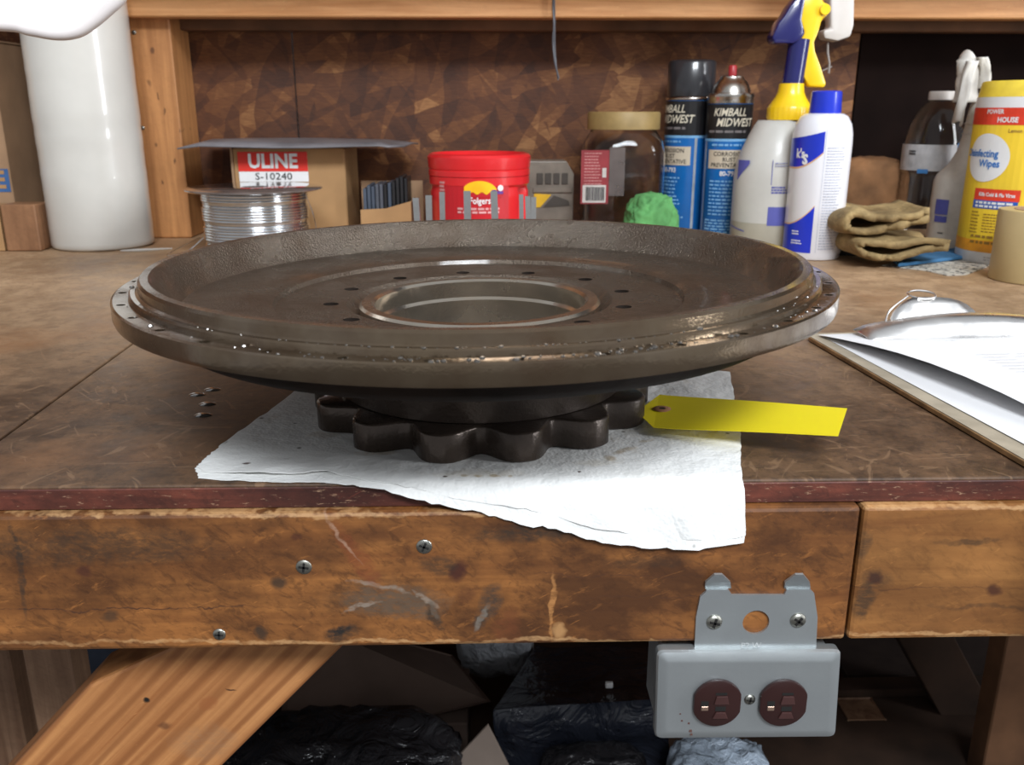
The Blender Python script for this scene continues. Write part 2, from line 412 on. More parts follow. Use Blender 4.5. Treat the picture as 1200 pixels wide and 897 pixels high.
# ------------------------------------------------------------------ workbench
wbn = thing('workbench', 'heavy stained wooden workbench with a pine front beam and worn brown top', 'workbench', (0, EY, 0))
def bs(px, py, rx, rz, c, s, ang=0):       # mark on the front face, radii in photo pixels
    q = on_y(px, py, EY-0.0075); k = 0.00051
    return (q.x, q.z, rx*k, rz*k, c, s, ang)
RED = (0.055, 0.014, 0.007); GRM_SHADE = (0.026, 0.018, 0.012); GRY = (0.15, 0.11, 0.08)
spl = [bs(250, 603, 420, 3.5, (0.62, 0.36, 0.16), .55, -.010), bs(600, 752, 900, 3.5, (0.62, 0.36, 0.16), .5, -.0125), bs(100, 670, 11, 8, RED, .75), bs(325, 683, 11, 9, GRM_SHADE, .8), bs(128, 722, 12, 9, GRM_SHADE, .65), bs(305, 742, 9, 10, GRM_SHADE, .8),  # first two: worn board edges with their highlight painted in
       bs(541, 668, 11, 15, RED, .95, -.5), bs(549, 695, 18, 14, RED, .5), bs(400, 742, 22, 13, GRM_SHADE, .75), bs(450, 700, 75, 32, GRM_SHADE, .55),
       bs(470, 705, 72, 24, (0.11, 0.08, 0.055), .6), bs(395, 738, 16, 7, (.01, .01, .01), .9), bs(440, 686, 40, 4, (0.30, .24, .19), .6, -.2), bs(500, 700, 24, 3, (0.30, .24, .19), .6, -.6), bs(425, 712, 26, 3, (0.30, .24, .19), .6, .3), bs(510, 718, 8, 22, GRM_SHADE, .8, .3), bs(510, 712, 4, 16, GRY, .5, .4), bs(572, 708, 32, 12, (0.035, 0.028, 0.022), .85, 1.1), bs(565, 720, 22, 4, (0.20, .17, .14), .6, 1.1), bs(594, 738, 20, 34, (0.14, .04, .012), .6), bs(120, 640, 150, 28, GRM_SHADE, .6),
       bs(415, 645, 14, 60, (0.20, 0.05, 0.015), .55, .5), bs(650, 625, 90, 14, GRM_SHADE, .8), bs(515, 663, 26, 12, GRM_SHADE, .6), bs(647, 715, 3, 50, (0.55, 0.25, .08), .6),  # wide dark mark at the towel's hanging edge is a painted shadow
       bs(160, 713, 180, 1.2, DK, .95), bs(20, 670, 4, 60, GRM_SHADE, .7), bs(345, 630, 9, 5, RED, .6), bs(398, 625, 3, 40, (0.4, .25, .17), .6, .55), bs(656, 742, 9, 12, (0.55, 0.30, .12), .6),
       bs(790, 700, 130, 1, DK, .5), bs(720, 675, 130, 1.0, DK, .5), bs(750, 660, 60, 8, GRM_SHADE, .35)]
M_beamL = wood('beam_left', (0.40, 0.155, 0.038), (0.16, 0.052, 0.012), (0.07, 1, 1), 75, spots=[(a-0, b2-0, c_, d_, e_, f_, g_) for a, b2, c_, d_, e_, f_, g_ in spl], mottle=0.92, mottle_scale=11)
spr = [bs(1100, 594, 320, 3.5, (0.62, 0.36, 0.16), .55, -.010), bs(1100, 744, 320, 3.5, (0.62, 0.36, 0.16), .5, -.0125), bs(971, 622, 19, 34, (0.035, 0.012, 0.008), .95, 0), bs(972, 668, 13, 26, RED, .75), bs(1028, 681, 11, 9, RED, .9), bs(1028, 681, 22, 14, GRM_SHADE, .4), bs(1166, 693, 12, 10, RED, .85), bs(1013, 705, 12, 26, GRM_SHADE, .7, -.4),  # first two: edge wear plus painted edge highlight
       bs(1012, 640, 11, 26, GRM_SHADE, .6), bs(1140, 632, 45, 5, GRM_SHADE, .6), bs(1100, 690, 160, 1.0, DK, .5), bs(905, 630, 50, 25, GRM_SHADE, .5), bs(1150, 712, 70, 4, GRM_SHADE, .4)]
M_beamR = wood('beam_right', (0.47, 0.205, 0.055), (0.23, 0.085, 0.021), (0.07, 1, 1), 75, spots=spr, mottle=0.5, mottle_scale=10)
M_edge = wood('plywood_edge', (0.20, 0.050, 0.028), (0.055, 0.014, 0.010), (0.12, 1, 1.2), 90, mottle=0.6, mottle_scale=22)
# bench top colour
def ts(px, py, rx, ry, c, s, ang=0):
    q = on_z(px, py); return (q.x, q.y-EY, rx, ry, c, s, ang)
m_top, t_, b_ = nt('bench_top')
v_ = mapped(t_)
n1 = noise_(t_, v_, 5, 6, 0.65); n2 = noise_(t_, v_, 28, 5, 0.7); n3 = noise_(t_, mapped(t_, (1, 1, 1)), 2.0, 3)
sep = N(t_, 'ShaderNodeSeparateXYZ'); co_ = N(t_, 'ShaderNodeTexCoord'); t_.links.new(co_.outputs['Object'], sep.inputs[0])
back_sheen = ramp(t_, math_(t_, 'ADD', math_(t_, 'MULTIPLY', sep.outputs[1], 1.15), math_(t_, 'MULTIPLY', math_(t_, 'SUBTRACT', n1, 0.5), 0.5)), [(0.10, 0.0), (0.75, 1.0)])  # paler towards the back: grazing sheen put into the colour
base = mixc(t_, back_sheen, (0.135, 0.074, 0.039), (0.52, 0.345, 0.20))
base = mixc(t_, ramp(t_, n2, [(0.38, 0.75), (0.6, 0.0)]), base, mixc(t_, back_sheen, (0.038, 0.022, 0.014), (0.33, 0.20, 0.11)))
n4 = noise_(t_, v_, 95, 5, 0.75)
base = mixc(t_, ramp(t_, n4, [(0.38, 0.6), (0.52, 0.0)]), base, mixc(t_, back_sheen, (0.030, 0.018, 0.012), (0.30, 0.18, 0.10)))
base = mixc(t_, ramp(t_, n4, [(0.58, 0.0), (0.72, 0.45)]), base, mixc(t_, back_sheen, (0.26, 0.14, 0.07), (0.55, 0.36, 0.2)))
base = mixc(t_, ramp(t_, n1, [(0.55, 0.0), (0.75, 0.6)]), base, (0.26, 0.11, 0.04))
for k, (ang, dens) in enumerate(((0.5, 0.655), (-0.6, 0.66), (1.5, 0.67))):
    s_ = noise_(t_, mapped(t_, (7, 1.3, 1), (0, 0, ang)), 16, 3, 0.6, 1.2)
    base = mixc(t_, ramp(t_, s_, [(dens-0.02, 0.0), (dens+0.02, 0.38)]), base, (0.30, 0.18, 0.10))
t_.links.new(base, b_.inputs['Base Color'])
t_.links.new(ramp(t_, n2, [(0.3, 0.38), (0.7, 0.62)]), b_.inputs['Roughness']); bump(t_, b_, n2, 0.25, 0.001)

tE = M_edge.node_tree; bE = tE.nodes['Principled BSDF']; cE = bE.inputs['Base Color'].links[0].from_socket
fE = noise_(tE, mapped(tE, (1, 1, 5)), 120, 4, 0.75)
tE.links.new(mixc(tE, ramp(tE, fE, [(0.60, 0.0), (0.68, 0.75)]), cE, (0.42, 0.26, 0.16)), bE.inputs['Base Color'])
EZ = on_y(600, 592, EY).z                   # joint between ply edge and beam
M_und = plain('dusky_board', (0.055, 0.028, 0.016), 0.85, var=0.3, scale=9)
BZ = on_y(600, 756, EY-0.0075).z
seamx0, seamx1 = on_z(0, 515), on_z(155, 403)
sx_ = lambda y: seamx0.x+(seamx1.x-seamx0.x)*(y-seamx0.y)/(seamx1.y-seamx0.y)
sxf, sxb = sx_(EY), sx_(WY)
gp = 0.0009
g(prism([(-1.6, EY), (sxf-gp, EY), (sxb-gp, WY-0.002), (-1.6, WY-0.002)], EZ+0.003, TZ, 'z', 0.0012)).mk('top_panel', m_top, wbn)
g(prism([(sxf+gp, EY), (1.6, EY), (1.6, WY-0.002), (sxb+gp, WY-0.002)], EZ+0.003, TZ, 'z', 0.0012)).mk('top_panel', m_top, wbn)
g(box(-1.6, 1.6, EY-0.0015, EY+0.0, EZ+0.0003, TZ-0.0016, 0.0005)).mk('edge_strip', M_edge, wbn)
jx = on_y(995, 670, EY).x
o = g(box(-1.6, jx-0.0008, EY-0.0075, EY+0.036, BZ, EZ, 0.0025, 2)).mk('front_board', M_beamL, wbn)
o = g(box(jx+0.0008, 1.6, EY-0.0075, EY+0.036, BZ, EZ, 0.0025, 2)).mk('front_board', M_beamR, wbn)
rec = G()
for px, py in ((497, 641), (356, 665), (257, 744)):
    q = on_y(px, py, EY-0.0075); screw(wbn, q, 0.0046 if px > 300 else 0.0038, proud=0.0006)
# frame beneath: joists, legs, lower rail, diagonal brace
M_leg = wood('leg_wood', (0.42, 0.25, 0.15), (0.20, 0.10, 0.055), (1, 1, 0.06), 70, mottle=0.3)
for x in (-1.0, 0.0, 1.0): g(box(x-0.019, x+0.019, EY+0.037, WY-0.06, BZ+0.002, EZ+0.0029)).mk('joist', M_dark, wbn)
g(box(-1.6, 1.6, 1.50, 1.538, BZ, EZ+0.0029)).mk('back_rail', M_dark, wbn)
# diagonal 2x4 brace just behind the front board
yb = EY+0.037
q1, q2 = on_y(395, 765, yb), on_y(262, 897, yb); r1, r2 = on_y(178, 765, yb), on_y(20, 897, yb)
dirb = (q1-q2).normalized(); nb = Vector((dirb.z, 0, -dirb.x))
wid = abs((r2-q2).dot(nb))
e1 = q1+dirb*0.02; e0 = q1-dirb*0.62
outl = [e1, e0, e0-nb*wid, e1-nb*wid]
Ac, Bc = on_y(104, 803, yb), on_y(182, 767, yb); outl[3:] = [Ac, Bc+(Bc-Ac)*0.35]
bw = g(prism([(p.x, p.z) for p in outl], yb, yb+0.038, 'y', 0.0025))
ang_b = math.atan2(dirb.z, dirb.x)
ctr = on_y(200, 830, yb)
def brs(px, py, rx, rz, c, s, ang=0): q = on_y(px, py, yb); return (q.x, q.z, rx*.00055, rz*.00055, c, s, ang)
M_brace = wood('brace_wood', (0.56, 0.255, 0.090), (0.30, 0.105, 0.030), (0.035, 1, 1), 125, rot=(0, ang_b, 0), mottle=0.10, rings=24.0, spots=[
    brs(171, 822, 4, 4, (0.01, .008, .006), 1), brs(195, 850, 9, 7, RED, .6), brs(240, 870, 45, 28, (0.30, .16, .08), .45), brs(243, 825, 14, 10, (0.30, .1, .03), .7, .8), brs(272, 810, 9, 1.2, DK, .9, -.4)])
bw.mk('diagonal_brace', M_brace, wbn)
# upright boards at the far left and right, rear lower stretcher
def upright(px0, px1, y, d, m, name='leg', zb=0.001):
    a, b2 = on_y(px0, 830, y), on_y(px1, 830, y)
    return g(box(a.x, b2.x, y, y+d, zb, BZ-0.001 if y < 1.2 else BZ-0.001, 0.002)).mk(name, m, wbn)
upright(-60, 22, 0.92, 0.038, M_leg); upright(38, 92, 0.80, 0.038, M_leg)
upright(1165, 1260, 1.05, 0.04, M_dark)
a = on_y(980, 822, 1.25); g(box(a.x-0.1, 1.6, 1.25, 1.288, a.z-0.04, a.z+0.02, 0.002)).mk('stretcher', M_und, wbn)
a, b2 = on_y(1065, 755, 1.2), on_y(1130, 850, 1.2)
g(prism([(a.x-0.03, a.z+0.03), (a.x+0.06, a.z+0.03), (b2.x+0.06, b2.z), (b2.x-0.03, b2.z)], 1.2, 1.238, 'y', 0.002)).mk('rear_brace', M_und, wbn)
# lower shelf the clutter stands on
LZ = 0.16
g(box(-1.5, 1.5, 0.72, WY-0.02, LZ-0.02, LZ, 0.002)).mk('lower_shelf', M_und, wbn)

# ------------------------------------------------------------------ disc with hub and sprocket
DC = Vector((-0.0065, 0.595, TZ))
dk = thing('sprocket_hub', 'large oily dark steel dished hub with a toothed sprocket beneath, resting on white paper towel', 'machine part', (DC.x, DC.y, DC.z+0.0012))
M_cast = steel('oily_cast_steel', (0.165, 0.134, 0.105), 0.31, 0.75, 620, 1.0, (0.085, 0.055, 0.036), 0.7, oil=0.8)
M_band = steel('rubbed_steel_band', (0.20, 0.150, 0.100), 0.22, 0.85, 500, 0.15, (0.09, 0.052, 0.030), 0.8, oil=0.6)
M_mach = steel('machined_steel', (0.58, 0.52, 0.44), 0.22, 0.95, 500, 0.12, (0.34, 0.26, 0.18), 0.6)
M_blk = steel('oily_black_steel', (0.075, 0.055, 0.043), 0.30, 0.5, 350, 0.35, (0.022, 0.017, 0.015), 0.6)
prof = [(0.082, 0.068), (0.085, 0.0705), (0.090, 0.0755), (0.1335, 0.0765), (0.1355, 0.0765), (0.1370, 0.0795), (0.1420, 0.0810), (0.160, 0.0818), (0.185, 0.0818), (0.193, 0.0828), (0.198, 0.087), (0.2030, 0.098), (0.2065, 0.1035),
        (0.2080, 0.1045), (0.2125, 0.1045), (0.2140, 0.1030), (0.2145, 0.0985), (0.2160, 0.0975), (0.2185, 0.0975), (0.2195, 0.0965), (0.2197, 0.0930), (0.2195, 0.0905), (0.2205, 0.0905), (0.2282, 0.0940), (0.2298, 0.0930), (0.2300, 0.0850), (0.2292, 0.0825),
        (0.2180, 0.0815), (0.2120, 0.0770), (0.2080, 0.0720), (0.198, 0.0660), (0.180, 0.0600), (0.150, 0.0535), (0.115, 0.0490), (0.100, 0.0440), (0.082, 0.0430)]
prof = [(r, z) if not (0.2200 < r < 0.2300 and z > 0.0900) else (r, z) for r, z in prof]
prof[22] = (0.2203, 0.0935); prof[23] = (0.2285, 0.0937)
prof[20] = (0.2197, 0.0945); prof[21] = (0.2198, 0.0937)
bowl = g(lathe(prof, 192, closed=True))
tmp = mk('tmp', bowl.v, bowl.f, M_cast)
cut = G()
for k in range(12):
    a = 2*PI*(k+0.28)/12
    q = g(lathe([(0, 0.035), (0.0052, 0.035), (0.0052, 0.2), (0, 0.2)], 16)).mv(0.100*math.sin(a), -0.100*math.cos(a), 0); cut.add((q.v, q.f))
for k in range(36):
    a = 2*PI*(k+0.5)/36
    q = g(lathe([(0, 0.0865), (0.0026, 0.0865), (0.0026, 0.2), (0, 0.2)], 12)).mv(0.2243*math.sin(a), -0.2243*math.cos(a), 0); cut.add((q.v, q.f))
cutter = mk('cutter', cut.v, cut.f, M_cast)
md = tmp.modifiers.new('b', 'BOOLEAN'); md.operation = 'DIFFERENCE'; md.object = cutter; md.solver = 'EXACT'
bpy.context.view_layer.update()
me = bpy.data.meshes.new_from_object(tmp.evaluated_get(bpy.context.evaluated_depsgraph_get()))
me.name = 'dished_flange'; me.materials.clear(); me.materials.append(M_cast)
for p_ in me.polygons: p_.use_smooth = True
me.set_sharp_from_angle(angle=math.radians(28))
me.materials.append(plain('matt_black_underside', (0.022, 0.016, 0.013), 0.75, var=0.3, scale=20, bmp=0.5, spec=0.08)); me.materials.append(M_band)  # near-black, dull colour for the downward faces
for p_ in me.polygons:
    rr_ = math.hypot(p_.center.x, p_.center.y)
    if p_.center.z < 0.0822 and p_.normal.z < 0.2 and rr_ > 0.09: p_.material_index = 1
    elif rr_ > 0.2118 and p_.center.z > 0.08: p_.material_index = 2
bpy.data.objects.remove(tmp); bpy.data.objects.remove(cutter)
o = bpy.data.objects.new('dished_flange', me); COL.objects.link(o); o.parent = dk
def dloc(G_): return G_.mv(dk.location)
dloc(g(lathe([(0.0715, 0.0735), (0.0735, 0.0752), (0.0800, 0.0752), (0.0818, 0.0735), (0.0818, 0.03), (0.0818, 0.0192), (0.0690, 0.0192), (0.0690, 0.060), (0.0712, 0.062)], 128, True))).mk('bore_ring', M_mach, dk, True, 28)
dloc(g(lathe([(0.0825, 0.0435), (0.104, 0.0445), (0.099, 0.032), (0.098, 0.0195), (0.0825, 0.0195)], 96, True))).mk('hub_collar', M_blk, dk, True, 40)
# sprocket: outline rings
nt_, R_, d_ = 14, 0.1170, 0.0165
a0 = math.radians(13.0)
def sp(theta, inset=0.0):
    c = (1+math.cos(nt_*(theta-a0)))/2
    return (R_-inset)-d_*(1-c)**1.6
segs = 14*16; rings = []
v, f = [], []
def ring(fn, z):
    k = len(v)
    for i in range(segs):
        th = 2*PI*i/segs; r = fn(th); v.append((r*math.sin(th), -r*math.cos(th), z))
    rings.append(k)
ring(lambda t: 0.069, 0.0); ring(lambda t: sp(t, 0.0015), 0.0); ring(lambda t: sp(t), 0.0012); ring(lambda t: sp(t), 0.0172); ring(lambda t: sp(t, 0.0008), 0.0186); ring(lambda t: sp(t, 0.0022), 0.0190); ring(lambda t: 0.069, 0.0190)
for a, b2 in zip(rings, rings[1:]+rings[:1]):
    for i in range(segs): j = (i+1) % segs; f.append((a+i, a+j, b2+j, b2+i))
spg = G(); spg.add((v, f)); dloc(spg).mk('sprocket', M_blk, dk, True, 50)
# droplets of oil and grit caught in the groove of the flange
gr = G(); rnd = random.Random(7)
for k in range(190):
    a = rnd.uniform(-PI, PI) if k < 60 else rnd.gauss(0.12, 0.35); r_ = rnd.choice([0.2166+rnd.random()*0.0016, 0.2210+rnd.random()*0.006, 0.2210+rnd.random()*0.006])
    z = 0.0975 if r_ < 0.219 else 0.0937
    s = 0.0004+rnd.random()**3*0.0014
    q = g(lathe([(0, s*0.7), (s*0.7, s*0.5), (s, 0), (0, -s*0.2)], 8)).mv(r_*math.sin(a), -r_*math.cos(a), z); gr.add((q.v, q.f))
M_oil = plain('oil_drops', (0.10, 0.09, 0.08), 0.06, 0.3, spec=0.8, coat=1.0)
o = dloc(gr).mk('oil_beads', M_oil, dk, True); tag(o, 'shiny beads of oil in the flange groove', kind='stuff')
dk.rotation_euler = (0, math.radians(-0.55), 0)

# four oil drops on the bench
for px, py, od in ((231, 463, 'leftmost of the four'), (249, 457, 'farthest back of the four'), (243, 474, 'second nearest of the four'), (238, 487, 'nearest of the four')):
    q = on_z(px, py); o = g(lathe([(0, 0.0016), (0.0025, 0.0013), (0.0042, 0.0005), (0.0048, 0.0)], 20)).map(lambda w: (w.x*1.3, w.y, w.z)).mv(q.x, q.y, TZ+0.0001).mk('oil_drop', M_oil, None, True)
    o.location = (0, 0, 0); tag(o, 'small dark drop of oil on the bench, '+od, 'oil drop', 'oil drops on the bench')

# ------------------------------------------------------------------ paper towel (flattened outline, draped over the edge)
def flat(px, py, lift=0.0):
    q = on_z(px, py)
    if q.y >= EY-0.004: return Vector((q.x, q.y))
    q = on_y(px, py, EY-0.006); return Vector((q.x, EY-(TZ-q.z)))
def poly_at(pts, n):
    L = [0]
    for a, b2 in zip(pts, pts[1:]): L.append(L[-1]+(b2-a).length)
    out = []
    for i in range(n+1):
        s = L[-1]*i/n; k = 0
        while k < len(L)-2 and L[k+1] < s: k += 1
        out.append(pts[k].lerp(pts[k+1], (s-L[k])/max(1e-9, L[k+1]-L[k])))
    return out
def coons(bot, top, lef, rig, nu, nv):
    B, T, L, R = poly_at(bot, nu), poly_at(top, nu), poly_at(lef, nv), poly_at(rig, nv); P = []
    for j in range(nv+1):
        for i in range(nu+1):
            u, w = i/nu, j/nv
            P.append(B[i]*(1-w)+T[i]*w+L[j]*(1-u)+R[j]*u-(B[0]*(1-u)*(1-w)+B[-1]*u*(1-w)+T[0]*(1-u)*w+T[-1]*u*w))
    return P
def towel(P, nu, nv, lift, th, name, m, parent, ruf=0.0006, jag=True, open_=0.5):
    v, f = [], []
    for k, p in enumerate(P):
        n_ = noise.noise(Vector((p.x*18, p.y*18, lift*900)))+0.5*noise.noise(Vector((p.x*50, p.y*40, 2)))
        over = EY-0.002-p.y
        if over < 0:
            h = lift+max(0, n_)*ruf*min(1, max(0, (math.hypot(p.x-DC.x, p.y-DC.y)-0.11)*14)); v.append((p.x, p.y, TZ+h+0.0004))
        else:
            rb = 0.006; L = rb*PI/2*0.98; t = min(over/L, 1.0)
            a = t*PI/2; y = EY-0.002-rb*math.sin(a)-lift*t; z = TZ+0.0004+lift*(1-t)-rb*(1-math.cos(a))
            z -= max(0, over-L); y -= max(0, over-L)*0.10+n_*ruf*1.5*t
            v.append((p.x, y, z))
    K = len(v); W = nu+1
    v2 = []
    for q in v: v2.append((q[0], q[1]+ (0 if q[2] > TZ else th), q[2]-(th if q[2] > TZ else 0)))
    v += v2
    for j in range(nv):
        for i in range(nu):
            a = j*W+i; f.append((a, a+1, a+1+W, a+W)); f.append((K+a, K+a+W, K+a+W+1, K+a+1))
    for i in range(nu):
        a = i; f.append((a, K+a, K+a+1, a+1)); a = nv*W+i; f.append((a, a+1, K+a+1, K+a))
    for j in range(nv):
        a = j*W; f.append((a, a+W, K+a+W, K+a)); a = j*W+nu; f.append((a, K+a, K+a+W, a+W))
    return mk(name, v, f, m, parent, True, 60)
m_tw, t_, b_ = nt('paper_towel')
v_ = mapped(t_); st = noise_(t_, v_, 16, 5, 0.7)
cc = mixc(t_, ramp(t_, st, [(0.60, 0.0), (0.74, 0.35)]), (0.82, 0.82, 0.80), (0.50, 0.38, 0.20))
sp2 = N(t_, 'ShaderNodeTexVoronoi', i_Scale=38.0); t_.links.new(v_, sp2.inputs['Vector'])
cc = mixc(t_, ramp(t_, sp2.outputs[0], [(0.035, 0.8), (0.07, 0.0)]), cc, (0.10, 0.08, 0.06))
TN = (0.42, 0.30, 0.15)
def tst(px, py, rx, ry, c, st_, ang=0): q = on_z(px, min(py, 561)); return (q.x, q.y-(EY+0.1), rx*.00055, ry*.0013, c, st_, ang)
cc = stains(t_, cc, [tst(541, 577, 5, 2, TN, .6), tst(559, 578, 6, 2, TN, .75), tst(578, 578, 6, 2, TN, .75), tst(595, 578, 4, 2, TN, .6), tst(732, 532, 22, 3, TN, .6, .7), tst(716, 541, 9, 4, TN, .6), tst(760, 520, 18, 2, TN, .5, .7),
    tst(440, 534, 24, 4, TN, .5), tst(380, 512, 26, 5, (0.5, 0.42, 0.3), .4), tst(560, 558, 60, 6, (0.55, 0.47, 0.34), .4), tst(700, 545, 30, 5, (0.55, 0.48, 0.36), .35), tst(770, 560, 40, 8, (0.45, 0.42, 0.36), .2), tst(680, 555, 3, 1.2, DK, .9), tst(291, 546, 5, 1.3, DK, .9), tst(520, 566, 4, 1.2, DK, .9), tst(345, 500, 2.5, 1, DK, .9)], 'xy')
t_.links.new(cc, b_.inputs['Base Color']); b_.inputs['Roughness'].default_value = 0.95
wv = N(t_, 'ShaderNodeTexVoronoi', i_Scale=420.0); t_.links.new(v_, wv.inputs['Vector'])
bump(t_, b_, math_(t_, 'ADD', math_(t_, 'MULTIPLY', wv.outputs[0], 0.35), math_(t_, 'MULTIPLY', noise_(t_, v_, 22, 5, 0.6), 9.0)), 0.45, 0.001)
tw = thing('paper_towel', 'creased white paper towel with oil stains hanging over the front of the bench', 'paper towel', (0, EY+0.1, TZ))
lowf = [flat(*p) for p in ((232, 562), (300, 566), (380, 573), (440, 583), (500, 597), (560, 608), (610, 622), (626, 625), (632, 622), (700, 640), (745, 647), (820, 650), (842, 647), (869, 641))]
lefe = [flat(*p) for p in ((232, 562), (229, 550), (262, 520))]
backe = [flat(*p) for p in ((262, 520), (305, 490), (345, 460), (420, 440), (600, 425), (760, 430), (855, 438))]
rige = [flat(*p) for p in ((869, 641), (870, 600), (869, 560), (868, 512), (855, 438))]
P = coons(lowf, backe, lefe, rige, 70, 34)
def jitter(P, nu, nv, amp):
    for j in range(nv+1):
        for i in range(nu+1):
            if i in (0, nu) or j in (0, nv): P[j*(nu+1)+i] += Vector((random.uniform(-amp, amp), random.uniform(-amp, amp)))
    return P
towel(jitter(P, 70, 34, 0.0007), 70, 34, 0.0003, 0.0003, 'lower_ply', m_tw, tw, 0.0008)
upf = [flat(*p) for p in ((240, 556), (300, 560), (350, 560), (385, 556), (430, 566), (490, 585), (560, 596), (626, 606), (700, 625), (780, 637), (840, 640), (869, 634))]
lef2 = [flat(*p) for p in ((240, 556), (233, 551), (264, 521))]
P2 = coons(upf, [p+Vector((0.001, -0.001)) for p in backe], lef2, [p+Vector((-0.0008, 0)) for p in rige[:0]] or [flat(*p) for p in ((869, 634), (869, 600), (868, 560), (867, 512), (855, 438))], 70, 34)
# soft folds in the top ply
def fold_lift(px0, py0, px1, py1, w, h):
    a, b2 = flat(px0, py0), flat(px1, py1); return a, b2, w, h
towel(jitter(P2, 70, 34, 0.0006), 70, 34, 0.0011, 0.0003, 'upper_ply', m_tw, tw, 0.0035)

# ------------------------------------------------------------------ yellow tag
M_yel = plain('yellow_tag', (0.86, 0.70, 0.012), 0.55, var=0.02, scale=20)
M_ring = plain('tag_eyelet', (0.42, 0.20, 0.10), 0.6)
def tagpt(px, py, z): return on_z(px, py, TZ+z)
tc = [tagpt(993, 477, 0.020), tagpt(982, 513, 0.018), tagpt(766, 503, 0.006), tagpt(751, 489, 0.006), tagpt(755, 476, 0.007), tagpt(773, 461, 0.008)]
yt = thing('paper_tag', 'blank yellow tag with a reinforced eyelet, lying half on the paper towel', 'tag', tuple(on_z(870, 490)))
A0, A1 = tc[5], tc[0]; B0, B1 = tc[2], tc[1]
v, f = [], []; n_ = 18
for i in range(n_+1):
    t = i/n_; zt = 0.0035+0.012*t**1.5+0.002*math.sin(t*PI)
    a = A0.lerp(A1, t); b2 = B0.lerp(B1, t)
    for q in (a, b2):
        v.append(Vector((q.x, q.y, TZ+zt+0.0035)))
for q in (tc[3], tc[4]): v.append(Vector((q.x, q.y, TZ+0.0070)))
K = len(v); v += [q-Vector((0, 0, 0.0003)) for q in v]
for i in range(n_): a = 2*i; f += [(a, a+1, a+3, a+2), (K+a, K+a+2, K+a+3, K+a+1), (a, a+2, K+a+2, K+a), (a+1, K+a+1, K+a+3, a+3)]
h0 = K-2; f += [(1, 0, h0+1, h0), (K+1, K+h0, K+h0+1, K), (0, K, K+h0+1, h0+1), (1, h0, K+h0, K+1), (h0, h0+1, K+h0+1, K+h0), (2*n_, 2*n_+1, K+2*n_+1, K+2*n_)]
mk('card', v, f, M_yel, yt)
q = on_z(776, 480, TZ+0.0072); q.z = TZ+0.0074
g(lathe([(0.0022, 0.0), (0.0022, 0.0006), (0.0058, 0.0005), (0.0062, 0.0)], 28)).mv(q).mk('eyelet', M_ring, yt, True, 50)
g(lathe([(0, 0.0007), (0.0022, 0.0007)], 20)).mv(q).mk('eyelet_hole', plain('hole_dark', (0.03, .02, .015), .8), yt)

# ------------------------------------------------------------------ outlet box on the front board
M_galv = steel('galvanised_steel', (0.46, 0.49, 0.50), 0.42, 0.75, 160, 0.12, (0.36, 0.38, 0.38), 0.6)
M_brn = plain('brown_receptacle', (0.030, 0.011, 0.010), 0.22, var=0.05, spec=0.6)
PY = EY-0.015                                # face of the cover plate
def op(px, py, y=PY): return on_y(px, py, y)
ob = thing('electrical_outlet', 'galvanised steel outlet box with two brown receptacles screwed under the bench front board', 'outlet', tuple(op(878, 868)))
YB = EY-0.0077
pts = [(813, 763), (815, 722), (820, 698), (826, 693), (827, 690), (853, 690), (857, 696), (918, 696), (921, 690), (949, 690), (953, 694), (957, 722), (955, 763)]
P_ = [on_y(a, b2, YB) for a, b2 in pts]
hc = on_y(885, 728, YB); hr = 0.0078
bm = bmesh.new()
br = prism([(p.x, p.z) for p in P_], YB-0.0016, YB, 'y')
tmp = mk('tmp', *br, M_galv); cyl = g(lathe([(0, -0.01), (hr, -0.01), (hr, 0.01), (0, 0.01)], 32)).rot('X', PI/2).mv(hc.x, YB-0.001, hc.z).mk('c', M_galv)
bm.free()
md = tmp.modifiers.new('b', 'BOOLEAN'); md.object = cyl; md.solver = 'EXACT'; bpy.context.view_layer.update()
me = bpy.data.meshes.new_from_object(tmp.evaluated_get(bpy.context.evaluated_depsgraph_get())); bpy.data.objects.remove(tmp); bpy.data.objects.remove(cyl)
me.name = 'bracket'
for v_ in me.vertices: v_.co -= ob.location
o = bpy.data.objects.new('bracket', me); COL.objects.link(o); o.parent = ob
for x0, x1, px, py in ((826, 857, 842, 673), (919, 950, 937, 673)):   # bent ears
    a, b2 = on_y(x0, 690, YB), on_y(x1, 690, YB); c_ = on_y(px, py+1, YB-0.006); w = 0.0022
    l, r_ = on_y(x0+1, 683, YB-0.003), on_y(x1-1, 683, YB-0.003)
    V = [a, b2, r_, c_+Vector((w, 0, 0)), c_-Vector((w, 0, 0)), l]
    V = V+[q+Vector((0, 0.0014, 0.0004)) for q in V]
    mk('ear', V, [(0, 1, 2, 5), (5, 2, 3, 4), (6, 11, 8, 7), (11, 10, 9, 8), (0, 6, 7, 1), (1, 7, 8, 2), (2, 8, 9, 3), (3, 9, 10, 4), (4, 10, 11, 5), (5, 11, 6, 0)], M_galv, ob)
rc = G()
for px, py in ((837, 729), (935, 727)):
    screw(ob, on_y(px, py, YB-0.0016), 0.0048, 'bracket_screw', 0.0014)
g((lambda t: ([(x, y, z) for x, y, z in t[0]], t[1]))(text_vf('P2 W', 0.0052, 0.0))).mv(on_y(880, 757, YB-0.0019)).mk('stamping', plain('stamp_light', (0.62, .64, .64), .5), ob)
a, b2 = op(770, 767), op(987, 868)
tl, tr, bl, brr = op(771, 766), op(988, 765), op(768, 869), op(981, 867)
